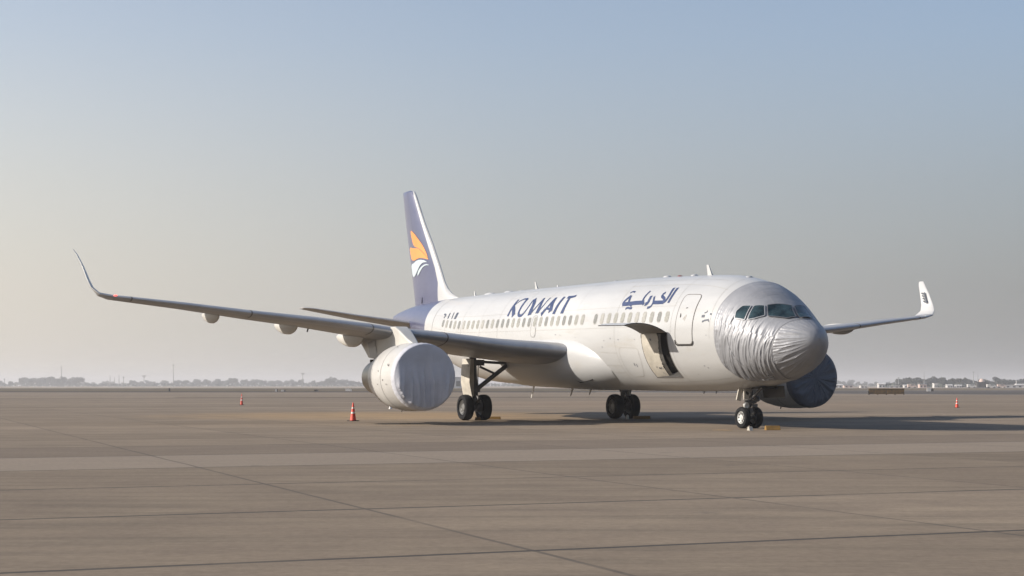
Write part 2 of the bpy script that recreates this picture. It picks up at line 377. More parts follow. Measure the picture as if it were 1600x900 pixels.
    # joints
    def joint(t, w):
        fr = math_(nt, 'FRACT', t); d = math_(nt, 'MINIMUM', fr, math_(nt, 'SUBTRACT', 1.0, fr))
        return math_(nt, 'LESS_THAN', d, w)
    jn = tex(.35, 4, (1, 1, 1)); jm = ramp(nt, jn, [(.32, .55), (.5, .95)])
    c = mixc(nt, math_(nt, 'MULTIPLY', joint(v, .011), jm), c, (.062, .056, .05))
    c = mixc(nt, math_(nt, 'MULTIPLY', joint(u, .0065), math_(nt, 'MULTIPLY', jm, .68)), c, (.075, .066, .058))
    # oil spots
    vo = nt.nodes.new('ShaderNodeTexVoronoi'); vo.inputs['Scale'].default_value = .33; vo.inputs['Randomness'].default_value = 1
    nt.links.new(geo.outputs['Position'], vo.inputs['Vector'])
    spot = ramp(nt, math_(nt, 'ADD', vo.outputs['Distance'], math_(nt, 'MULTIPLY', fine, .12)), [(.07, .5), (.14, 0.)])
    c = mixc(nt, spot, c, (.09, .08, .07))
    nt.links.new(c, b.inputs['Base Color']); b.inputs['Roughness'].default_value = .88; b.inputs['Specular IOR Level'].default_value = .06
    add_bump(nt, b, fine, .25, .01)
    return m
def field(name, c0, c1, c2, sc=.02, stretch=(1, 4, 1)):
    m, nt, b = newmat(name)
    f = noise_out(nt, sc, 7, stretch=stretch, rough=.65); g = noise_out(nt, sc * 9, 6, stretch=stretch, rough=.7)
    c = mixc(nt, ramp(nt, f, [(.35, 0.), (.65, 1.)]), c0, c1); c = mixc(nt, ramp(nt, g, [(.5, 0.), (.72, .8)]), c, c2)
    nt.links.new(c, b.inputs['Base Color']); b.inputs['Roughness'].default_value = 1; b.inputs['Specular IOR Level'].default_value = 0
    return m
def sheet(name, pts, z, mat):
    mb = MB(); mb.add([(x, y, z) for x, y in pts], [tuple(range(len(pts)))]); return structure(name, mb, mat)
sheet('ground', [(-4500, -600), (4500, -600), (4500, 5500), (-4500, 5500)], 0, field('dry_ground', (.23, .185, .135), (.30, .245, .185), (.14, .115, .08), .004))
sheet('apron', [(-700, -200), (700, -200), (700, 232), (75, 240), (20, 330), (-700, 345)], .004, concrete())
grassmat = field('dry_grass_verge', (.10, .08, .05), (.155, .122, .08), (.06, .05, .034), .03, (.5, 3, 1))
sheet('grass_verge', [(-700, 392), (15, 380), (60, 430), (400, 700), (-700, 900)], .008, grassmat)
asph = field('taxiway_asphalt', (.085, .079, .075), (.108, .10, .093), (.062, .057, .054), .02, (.4, 3, 1))
sheet('taxiway', [(-700, 345), (20, 330), (75, 240), (700, 232), (700, 640), (400, 560), (60, 430), (15, 380), (-700, 392)], .006, asph)
tar = field('dark_tar', (.02, .018, .017), (.035, .03, .028), (.015, .014, .013))
sheet('taxi_line', [(-700, 338), (18, 322), (18.3, 345), (-700, 362)], .0125, tar)
sheet('grass_strip', [(-700, 470), (15, 440), (70, 480), (400, 760), (-700, 560)], .012, field('dark_grass', (.085, .07, .048), (.12, .098, .066), (.05, .044, .032), .03, (.3, 3, 1)))
sheet('tar_joint', [(-42, 187), (-19, 186), (40, 190), (40, 193), (-19, 190.5), (-42, 190)], .009, tar)
sheet('far_runway', [(-2500, 1000), (400, 800), (2500, 900), (2500, 1010), (400, 900), (-2500, 1100)], .010, field('pale_runway_concrete', (.33, .28, .235), (.40, .34, .28), (.26, .22, .18), .01))
pm = simple('pale_kerb_paint', (.34, .31, .265), .7, 0, .2, .2)
sheet('apron_edge_line', [(22, 326), (76, 236), (700, 228), (700, 229.7), (76.4, 238), (22.4, 328)], .012, pm)
# haze
mb = MB(); mb.box((0, 2400, 13.0), (8600, 5800, 28.5))
hz = mb.build('haze', newmat('haze_air')[0], None, False); hz['kind'] = 'stuff'
nt = hz.data.materials[0].node_tree
for n in list(nt.nodes):
    if n.type == 'BSDF_PRINCIPLED': nt.nodes.remove(n)
vol = nt.nodes.new('ShaderNodeVolumePrincipled'); vol.inputs['Color'].default_value = (.76, .76, .78, 1); vol.inputs['Density'].default_value = .00036
vol.inputs['Anisotropy'].default_value = .2
nt.links.new(vol.outputs[0], [n for n in nt.nodes if n.type == 'OUTPUT_MATERIAL'][0].inputs['Volume'])

# ================================================================== THE AIRLINER
TH = R(25.6)
jet = empty('airliner', (2.24, 64.86, 0), TH - pi / 2)
tag(jet, 'white parked airliner with silver cloth covers on its nose and engines', 'airplane')
def bpart(name, mb, mats, parent=jet, **k): return mb.build(name, mats, parent, **k)

# ---- fuselage skin
ST = [0, .015, .04, .08, .15, .25, .37, .5, .65, .8, 1, 1.2, 1.4, 1.6, 1.8, 2, 2.25, 2.5, 2.8, 3.1, 3.4, 3.8, 4.2, 4.6, 5, 5.4, 5.8, 6.1, 6.4, 6.7, 7, 7.3, 7.6, 7.92]
s = 8.4
while s < 29: ST.append(round(s, 2)); s += .6
ST += [29.2, 29.5, 30, 30.5, 31, 31.6, 32.2, 32.8, 33.4, 34, 34.6, 35.2, 35.8, 36.4, 37, 37.3, 37.5]
PH0, PH1 = -.87, 0.0
nph = 96
phs = [PH0 + (PH1 - PH0) * k / 14 for k in range(15)] + [PH1 + (2 * pi + PH0 - PH1) * k / (nph - 14) for k in range(1, nph - 14)]
i0, i1 = ST.index(6.1), ST.index(7.92)
def skip(i, j): return i0 <= i < i1 and j < 14
iblue = ST.index(29.5)
mb = MB(); mb.grid([[F(s_, p) for p in phs] for s_ in ST], wrap=True, skip=skip, mfun=lambda i, j: 1 if i >= iblue else 0)
n = len(phs); last = (len(ST) - 1) * n
mb.f.append(list(range(last, last + n))); mb.m.append(2)
fuselage = bpart('fuselage', mb, [MT['white'], MT['blue'], MT['dark']])

# ---- seams and small marks lying on the skin
def seam(pts, w, mat='faint', off=.004): mb = MB(); ribbon(mb, pts, w, off); return bpart('panel_seam', mb, MT[mat], fuselage)
def ring(s_, a, b, w, mat='faint'): seam([(s_, a + (b - a) * k / 24) for k in range(25)], w, mat)
ring(28.2, -.6, 1.4, .03, 'seam')
for s_ in (5.9, 9.9, 20.3, 24.3): ring(s_, -1.3, 1.35, .012)
for s_ in (3.6, 13.2, 16.3, 18.2, 22.2, 26.3): ring(s_, .45 if 12 < s_ < 20 else -.1, 1.35, .009)
for a, s0_, s1_ in ((.10, 8.2, 28.2), (.47, 5.8, 28.2), (1.15, 4, 28.2), (-.75, 9.9, 11.5)): seam([(s0_, a), ((s0_ + s1_) / 2, a), (s1_, a)], .009)
seam([(9.70, -.50), (9.69, -.30), (9.6, -.25), (8.35, -.262), (8.26, -.29), (8.30, -.5), (8.45, -.66), (8.77, -.84), (9.5, -.86), (9.66, -.80), (9.70, -.50)], .018)
seam([(8.0, -1.0), (6.0, -.99), (3.4, -.93)], .012)
seam([(3.5, .9), (6.1, .97), (10, .98)], .010)
for a in (-.35, -.6): seam([(9.9, a), (11.2, a + .02)], .010)
for (s_, p, w, h) in [(8.9, -.60, .05, .12), (8.75, -.62, .04, .12), (9.6, -.12, .06, .04), (10.2, -.1, .04, .05), (10.7, -.13, .05, .03), (8.4, -.12, .04, .03), (4.3, -.62, .08, .03), (4.15, -.67, .03, .06), (10.9, -.25, .03, .06), (3.75, -.05, .03, .03), (5.0, -.8, .03, .03), (13, -.06, .04, .02), (14.7, .0, .10, .03), (14.3, -.01, .06, .03)]:
    mb = MB(); patch(mb, [(s_ - w / 2, p), (s_ + w / 2, p + .004), (s_ + w / 3, p + h / 2), (s_ - w / 2.4, p + h / 2)], .006, 0, 1)
    bpart('skin_port', mb, MT['slate'], fuselage)

# ---- cabin windows
wins = [6.22 + .525 * k for k in range(40) if k != 11]
wr_ = random.Random(4); blinds = [MT['winpane'], simple('dark_window_pane', (.17, .168, .15), .2, 0, .1, 6), simple('pale_window_blind', (.27, .262, .235), .4, 0, .1, 6)]  # pane tones of the cabin windows, picked at random
for i, s_ in enumerate(wins):
    mb = MB(); c = .272; hp = .088
    patch(mb, rrect(s_ - .115, s_ + .115, c - hp, c + hp, .1, .05), .006, 0, 1)
    ribbon(mb, rrect(s_ - .135, s_ + .135, c - hp - .012, c + hp + .012, .11, .06) + [(s_ + .135, c)], .022, .0045, 1)
    bpart('window', mb, [blinds[wr_.choice((0, 0, 1, 2))], MT['faint']])
# ---- doors
mb = MB(); dr = rrect(4.53, 5.57, -.205, .70, .16, .09, 6)
patch(mb, dr, .010, 0, 4); ribbon(mb, dr + [dr[0]], .030, .013, 1)
ribbon(mb, [(4.50, -.15), (4.50, -.20), (4.56, -.218), (5.54, -.218), (5.61, -.20), (5.61, -.13)], .055, .02, 2)
patch(mb, [(5.37, .335), (5.30, .30), (5.29, .26), (5.35, .245)], .016, 2, 1)
ribbon(mb, [(5.12, .42), (5.02, .427)], .03, .016, 2)
ribbon(mb, [(5.15, .22), (4.95, .31), (5.05, .2)], .05, .0155, 3)
door = bpart('cabin_door', mb, [MT['white'], MT['seam'], MT['black'], MT['faint']])
mb = MB(); h = rrect(16.52, 16.98, -.03, .40, .15, .07, 5); patch(mb, rrect(16.54, 16.96, -.01, .17, .14, .06, 5), .009, 0, 3); ribbon(mb, h + [h[0]], .014, .008, 1)
bpart('overwing_exit', mb, [MT['white'], MT['seam']])
# ---- livery
mb = MB()
kw = [(.20, .24), (.09, .14), (.24, .36), (.26, .12), (.24, .42), (.14, .10), (.20, .40), (.14, .10), (.14, .28), (.24, .40), (.12, .16), (.24, .32), (.22, .36), (.20, .16)]
D_K[3] = D_U; D_K[5] = D_W
for n_, ks in (('letter_k', (0, 1, 2)), ('letter_u', (3,)), ('letter_w', (4, 5, 6, 7)), ('letter_a', (8, 9, 10)), ('letter_i', (11,)), ('letter_t', (12, 13))):
    mb = MB()
    for k in ks: ribbon(mb, D_K[k], kw[k][0] * .74, .008 + .001 * (k % 3), 0, kw[k][1] * .74)
    bpart(n_, mb, MT['navy'], fuselage)
mb = MB()
aw = [.13, .12, .11, .14, .09, .15, .10, .16, .12, .07, .08, .06]
for l, a in zip(D_A, aw): ribbon(mb, l, a * 1.1, .008, 0)
bpart('arabic_lettering', mb, MT['navy'], fuselage)
mb = MB()
for l, a in zip(D_B[:5], (.04, .09, .06, .06, .04)): mb = MB(); ribbon(mb, l, a, .007); bpart('nose_marking', mb, MT['slate'], fuselage)
for l, a in zip(D_R, (.10, .14, .10, .26)): mb = MB(); ribbon(mb, l, a, .007); bpart('registration_letter', mb, MT['slate'], fuselage)

# ---- forward cargo bay and its open door
mb = MB()
A = [PH0 + (PH1 - PH0) * k / 10 for k in range(11)]
def inn(s_, p, d): return F(s_, p) - f_normal(s_, p) * d
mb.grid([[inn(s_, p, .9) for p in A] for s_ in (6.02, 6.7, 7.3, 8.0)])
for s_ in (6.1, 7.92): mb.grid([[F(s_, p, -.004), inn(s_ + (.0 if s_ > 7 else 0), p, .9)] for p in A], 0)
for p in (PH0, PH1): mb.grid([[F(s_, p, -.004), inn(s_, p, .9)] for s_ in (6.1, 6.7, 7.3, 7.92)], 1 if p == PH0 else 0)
hold = bpart('cargo_bay', mb, [MT['dark'], MT['hold']])  # interior shading of the bay is put into the near-black wall colour
mb = MB()   # ragged pale liner across the aft part of the opening
edge = [(6.98, -.002), (6.86, -.10), (6.93, -.26), (7.03, -.47), (7.12, -.68), (7.15, -.865)]
rows = []
for k in range(40):
    p = -.002 - .863 * k / 39
    for a, b_ in zip(edge, edge[1:]):
        if b_[1] <= p <= a[1]: t = (p - a[1]) / (b_[1] - a[1]); e = a[0] + (b_[0] - a[0]) * t
    e += .045 * noise.noise((k * .7, 3, 1)) + .02 * random.uniform(-1, 1)
    rows.append([inn(e + (7.915 - e) * q / 6, p, .012 + .07 * (1 - q / 6)) for q in range(7)])
mb.grid(rows, 0)
rr = random.Random(5)
for _ in range(16):
    s_, p = rr.uniform(7.2, 7.85), rr.uniform(-.84, -.1); a = rr.uniform(.03, .09); b_ = rr.uniform(.01, .035)
    mb.add([inn(s_ - a / 2, p, .045), inn(s_ + a / 2, p + .01, .045), inn(s_ + a / 3, p + b_, .045), inn(s_ - a / 2, p + b_ * 1.3, .045)], [(0, 1, 2, 3)], 1)
bpart('bay_liner', mb, [MT['cream'], MT['slate']], hold)
mb = MB()   # inner jamb forward of the liner, coloured near-black to paint in bay shade
mb.grid([[inn(6.55 + .22 * (k / 20) + .3 * 0, -.02 - .84 * k / 20, .30), inn(6.93 + .22 * (k / 20), -.02 - .84 * k / 20, .13)] for k in range(21)])
bpart('bay_frame', mb, MT['dark'], hold)
for s_, d_, w_ in ((6.84, .09, .07), (6.52, .26, .05), (6.3, .4, .04)):
    mb = MB(); mb.grid([[inn(s_ - w_ + .2 * (k / 20) * (s_ > 6.8), -.02 - .84 * k / 20, d_ + .05), inn(s_ + w_ + .2 * (k / 20) * (s_ > 6.8), -.02 - .84 * k / 20, d_)] for k in range(21)])
    bpart('bay_rib', mb, simple('bay_rib_paint', (.10, .095, .085), .6, .2, .35, 7), hold)
mb = MB()
o_ = [(6.1 + 1.82 * k / 10, PH1) for k in range(11)] + [(7.92, PH0 * k / 10) for k in range(1, 11)] + [(7.92 - 1.82 * k / 10, PH0) for k in range(1, 11)] + [(6.1, PH0 * (1 - k / 10)) for k in range(1, 11)]
ribbon(mb, o_[:11] + o_[11:12], .02, .005); ribbon(mb, o_[20:41], .045, .005); bpart('bay_rim', mb, MT['seam'], hold)
mb = MB(); rot = Matrix.Rotation(R(122), 3, 'X')
def dpt(s_, p, d):
    hinge = F(s_, .0, .02); q = F(s_, p, d) - hinge
    return hinge + Vector((0, *(Matrix.Rotation(-R(121), 2) @ Vector((q.y, q.z))))) + Vector((0, 0, .03))
S_ = [6.12 + 1.78 * k / 6 for k in range(7)]
mb.grid([[dpt(s_, p, .0) for p in A] for s_ in S_], 0); mb.grid([[dpt(s_, p, -.035) for p in A] for s_ in S_], 1)
for s_ in (S_[0], S_[-1]): mb.grid([[dpt(s_, p, 0), dpt(s_, p, -.035)] for p in A], 2)
for p in (A[0], A[-1]): mb.grid([[dpt(s_, p, 0), dpt(s_, p, -.035)] for s_ in S_], 2)
for s_ in (): mb.grid([[dpt(s_ - .03, p, -.15), dpt(s_ + .03, p, -.15)] for p in A], 1); mb.grid([[dpt(s_, p, -.035), dpt(s_, p, -.15)] for p in A], 1)
bpart('cargo_door', mb, [MT['white'], simple('door_inner_skin', (.13, .12, .105), .6, 0, .25, 5, dirt=(.04, .035, .03)), MT['gear']])

# ---- belly fairing
mb = MB(); BF = [(10.9, 0), (11.3, .35), (12, .68), (13, .92), (14.2, 1.0), (17, 1.0), (19.5, 1.0), (20.8, .85), (22, .5), (23, 0)]
rows = []
sx = 10.9
while sx <= 23.001:
    k = interp(BF, sx); zc, hh, ww = fus(sx); top = zc + .35 - .5 * (1 - k); bot = zc - hh - .04 * k
    cz = top - (top - bot) * .48; row = []
    for j in range(48):
        a = 2 * pi * j / 48; c_, n_ = cos(a), sin(a); e_ = .72
        row.append(L(sx, math.copysign(abs(c_) ** e_, c_) * (ww * (.80 + .20 * k) + .24 * k), cz + math.copysign(abs(n_) ** .9, n_) * ((top - cz) if n_ > 0 else (cz - bot)) * (.75 + .25 * k)))
    rows.append(row); sx += .35
mb.grid(rows, wrap=True); fairing = bpart('belly_fairing', mb, MT['white'])
mb = MB()
for a, b_ in (((13.55, 1.88, 1.84), (13.21, 1.62, 1.60)), ((13.21, 1.62, 1.60), (12.15, 1.665, 1.71))): mb.tube(L(*a), L(*b_), .022)
bpart('fairing_strip', mb, MT['black'], fairing)

# ---- nose cover, radome cover, cockpit windows
def lin(tab, x):
    if x <= tab[0][0]: return tab[0][1]
    for a, b_ in zip(tab, tab[1:]):
        if x <= b_[0]: return a[1] + (b_[1] - a[1]) * (x - a[0]) / (b_[0] - a[0])
    return tab[-1][1]
CE = [(-1.571, 1.60), (-1.3, 1.75), (-1.19, 2.0), (-1.115, 2.5), (-.965, 2.87), (-.8, 3.08), (-.58, 3.25), (-.28, 3.3), (.01, 3.31), (.245, 3.33), (.5, 3.31), (.78, 3.2), (1.09, 3.11), (1.44, 3.02), (1.571, 3.0)]
RE = [(-1.571, 1.50), (-1.115, 1.26), (-.68, 1.13), (-.28, 1.045), (.135, .96), (.53, .89), (.9, .76), (1.19, .66), (1.571, .60)]
def sym(ph):   # fold the far side onto the near side
    ph = (ph + pi) % (2 * pi) - pi
    return ph if abs(ph) <= pi / 2 else (math.copysign(pi, ph) - ph)
def ridge(x, y, z=0):
    a = 1 - abs(noise.noise((x, y, z))) * 2.2; return max(0, a) ** 2
NP = 300
def cover(s_lo, s_hi, ns, fn, name, base):
    rows = []
    for i in range(ns + 1):
        t = i / ns; row = []
        for j in range(NP):
            p = 2 * pi * j / NP - pi; q = sym(p); s0 = s_lo(q); s1 = s_hi(q); s_ = s0 + (s1 - s0) * t
            edge_ = min(1, t / .04, (1 - t) / .03) if s_lo(q) > .1 else min(1, (1 - t) / .05)
            row.append(Fn(s_, p, base + (fn(s_, p, t) * (.35 + .65 * edge_)) if s_ > .01 else base))
        rows.append(row)
    # hem turned down on to the skin
    rows.append([Fn(s_hi(sym(2 * pi * j / NP - pi)) + .02, 2 * pi * j / NP - pi, .002) for j in range(NP)])
    mb = MB(); mb.grid(rows, wrap=True); return bpart(name, mb, MT['silver'], angle=80)
def wr_nose(s_, p, t):
    x, y, z = F(s_, p)
    k = min(1, max(.12, (.75 - p) / .5)) if abs(p) < pi / 2 else .5     # smooth over the crown, folded on the cheeks
    if p > 1.2 or p < -1.6: k = .25
    sh = s_ * 5.6 + p * 2.4 * (1 if p < .2 else .4)
    d = .030 * ridge(sh, p * .9, 2.0) + .020 * ridge(sh * 2.3 + 5, p * 1.6, 4.0) + .007 * noise.noise((s_ * 14, p * 3, 1))
    gat = math.exp(-((t - 1) / .10) ** 2) * .012 * noise.noise((p * 22, 3, 3))      # gathers at the hem
    return d * k + gat * k + .02 * noise.noise((s_ * .9, p * .9, 7))
nose_cover = cover(lambda q: lin(RE, q) - .06, lambda q: max(lin(CE, q), lin(RE, q) + .08), 150, wr_nose, 'nose_cover', .028)
def wr_rad(s_, p, t):
    d = .022 * ridge(p * 4.5 + s_ * .4, s_ * 1.1, 9) + .012 * ridge(p * 11, s_ * 1.3, 3)
    k = min(1, max(0, (t - .12) / .35)); 
    return d * k * (1 if abs(p + .3) < 1.1 else .35) + math.exp(-((t - 1) / .08) ** 2) * .006 * sin(p * 60)
radome_cover = cover(lambda q: 0.0, lambda q: lin(RE, q), 70, wr_rad, 'radome_cover', .05)
mb = MB()
ribbon(mb, [(lin(RE, sym(a)) + .03, a) for a in [2 * pi * k / 90 - pi for k in range(91)]], .022, .075)
bpart('cover_piping', mb, MT['piping'], radome_cover)
mb = MB()
ribbon(mb, [(lin(CE, sym(a)) + .02, a) for a in [-1.15 + 2.6 * k / 60 for k in range(61)]], .03, .012)
ribbon(mb, [(2.52, .38), (2.66, .1), (2.64, -.2), (2.45, -.5), (2.2, -.75)], .028, .062, w2=.012)
bpart('cover_drawcord', mb, MT['piping'], nose_cover)
for k, w_ in enumerate(D_wd):
    mb = MB(); patch(mb, w_, .072, 0, 3); ribbon(mb, w_ + [w_[0]], .03, .074, 1, step=.03)
    bpart('cockpit_window', mb, [MT['glass'], MT['piping'] if k in (2, 3) else MT['silver']])
mb = MB(); mb.tube(F(1.75, -1.0, .02), F(1.62, -1.02, .16), .02); mb.tube(F(1.75, -1.0, .16), F(1.45, -1.03, .17), .014)
bpart('pitot_probe', mb, MT['black'])

# ---- wings
WT = [ # y, s_LE, chord, z_top_of_LE, thickness, TE drop
    (1.2, 13.0, 6.9, 3.12, .92, -.30), (2.0, 13.3, 6.5, 3.16, .88, -.30), (4.7, 13.08 + .75, 5.35, 3.32, .72, -.26), (7.1, 14.25, 4.75, 3.58, .58, -.18), (8.9, 14.62, 4.4, 3.74, .50, -.12),
    (9.8, 14.8, 4.2, 3.87, .46, -.10), (11.7, 15.25, 3.75, 4.09, .40, -.06), (14.1, 15.85, 3.1, 4.32, .33, -.03), (16.5, 16.45, 2.5, 4.59, .26, 0), (18.5, 17.0, 2.0, 4.79, .20, 0), (19.05, 17.2, 1.75, 4.84, .18, 0)]
SH = [(19.55, 17.42, 1.22, 4.93, .14, .35), (19.82, 17.62, .84, 5.15, .10, .95), (19.92, 17.85, .70, 5.45, .08, 1.22), (20.03, 18.25, .55, 5.95, .06, 1.28), (20.16, 18.72, .38, 6.42, .04, 1.28), (20.25, 18.95, .26, 6.62, .025, 1.28)]
CH = [0, .004, .015, .04, .08, .14, .22, .32, .44, .56, .68, .80, .90, 1.0]
def thick(c): return 5 * (.2969 * math.sqrt(c) - .126 * c - .3516 * c * c + .2843 * c ** 3 - .1015 * c ** 4) * 1.0
def section(s0, chord, thk, te):
    up = [(c, thick(c) * .95 * thk, c) for c in CH]; lo = [(c, -thick(c) * 1.05 * thk, c) for c in CH]
    return [(s0 + c * chord, z + te * c ** 1.5) for c, z, _ in up[::-1]] + [(s0 + c * chord, z + te * c ** 1.5) for c, z, _ in lo[1:]]
def YS(side, y): return side * (y + (.045 * max(0, y - 11.5) if side < 0 else 0))
def wing_rows(side, tab):
    rows = []
    for (y, s0, ch, zt, th_, te) in tab:
        rows.append([L(s_, YS(side, y), zt - .36 * th_ + dz) for s_, dz in section(s0, ch, th_, te)])
    return rows
def shark_rows(side, tab):
    rows = []
    for (y, s0, ch, zt, th_, cant) in tab:
        rows.append([L(s_, YS(side, y - sin(cant) * dz - (.32 if side > 0 else .18) * (s_ - s0) * min(1, cant)), zt - .36 * th_ * cos(cant) + cos(cant) * dz) for s_, dz in section(s0, ch, th_, 0)])
    return rows
nC = len(CH)
def wing(side):
    mb = MB(); n_ = 2 * nC - 1
    mb.grid(wing_rows(side, WT), wrap=True, mfun=lambda i, j: 1 if abs(j - (nC - 1)) <= 3 or j == nC - 4 else 0)
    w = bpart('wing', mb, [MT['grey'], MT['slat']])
    mb = MB(); r_ = shark_rows(side, [(19.05, 17.2, 1.75, 4.84, .18, 0)] + SH); mb.grid(r_, wrap=True, mfun=lambda i, j: 1 if i < 1 else 0)
    mb.f.append(list(range(len(mb.v) - len(r_[-1]), len(mb.v)))); mb.m.append(0)
    sh = bpart('sharklet', mb, [MT['white'], MT['slat']], w)
    if side < 0:
        mb = MB()
        for k in range(8):
            t = .22 + .065 * k; y = 19.90 + .28 * t; z = 5.30 + 1.05 * t; s0 = 17.80 + .87 * t + .20 - .16 * t
            for q in ((0, .05, .075), (.09, .05, .035), (.16, .06, .06))[:3 if k % 2 else 2]:
                mb.box(L(s0 + q[0], YS(side, y - .165 - .18 * q[0]), z), (q[1] * 1.5, .012, q[2] * .95))
        bpart('registration_marks', mb, MT['slate'], sh)
    # navigation lamp at the tip, left lit
    mb = MB(); mb.lathe([(-.08, 0), (-.06, .03), (0, .05), (.06, .03), (.08, 0)], L(17.24, YS(side, 19.0), 4.80), (0, 1, 0), 12)
    bpart('navigation_lamp', mb, MT['lamp'] if side > 0 else MT['pale'], w)
    # slat joint lines
    for yj in (6.9, 9.75, 14.2, 18.45):
        mb = MB()
        t_ = [a for a in WT if a[0] <= yj][-1]; u_ = [a for a in WT if a[0] > yj][0]; f_ = (yj - t_[0]) / (u_[0] - t_[0])
        y, s0, ch, zt, th_, te = [a + (b_ - a) * f_ for a, b_ in zip(t_, u_)]
        sec = section(s0, ch, th_, te)[nC - 6:nC + 6]
        mb.grid([[L(s_ - .012, YS(side, y - .03), zt - .36 * th_ + dz * 1.02), L(s_ - .012, YS(side, y + .03), zt - .36 * th_ + dz * 1.02)] for s_, dz in sec])
        bpart('slat_joint', mb, MT['seam'], w)
    # flap track fairings
    for (y, s0, s1, zt, r_) in ((15.1, 17.3, 19.9, 4.14, .27), (12.05, 17.1, 20.2, 3.80, .31), (9.35, 17.0, 20.3, 3.36, .34), (5.6, 17.2, 20.9, 2.85, .32)):
        mb = MB(); rows = []
        for k in range(17):
            t = k / 16; g = max(.01, (sin(pi * min(1, t * 1.25 + .0)) ** .6 if t < .4 else (1 - ((t - .4) / .6) ** 2.2) ** .8))
            s_ = s0 + (s1 - s0) * t
            rows.append([L(s_, side * y + side * cos(a) * r_ * .62 * g, zt + .15 * t + sin(a) * r_ * (1.15 if sin(a) < 0 else .8) * g) for a in [2 * pi * q / 18 for q in range(18)]])
        mb.grid(rows, wrap=True); bpart('flap_fairing', mb, MT['fairing'], w)
    mb = MB(); mb.tube(L(19.0, side * 11, 3.78), L(19.1, side * 11, 3.66), .03)
    bpart('static_wick', mb, MT['black'], w)
    return w
WING = {1: wing(1), -1: wing(-1)}

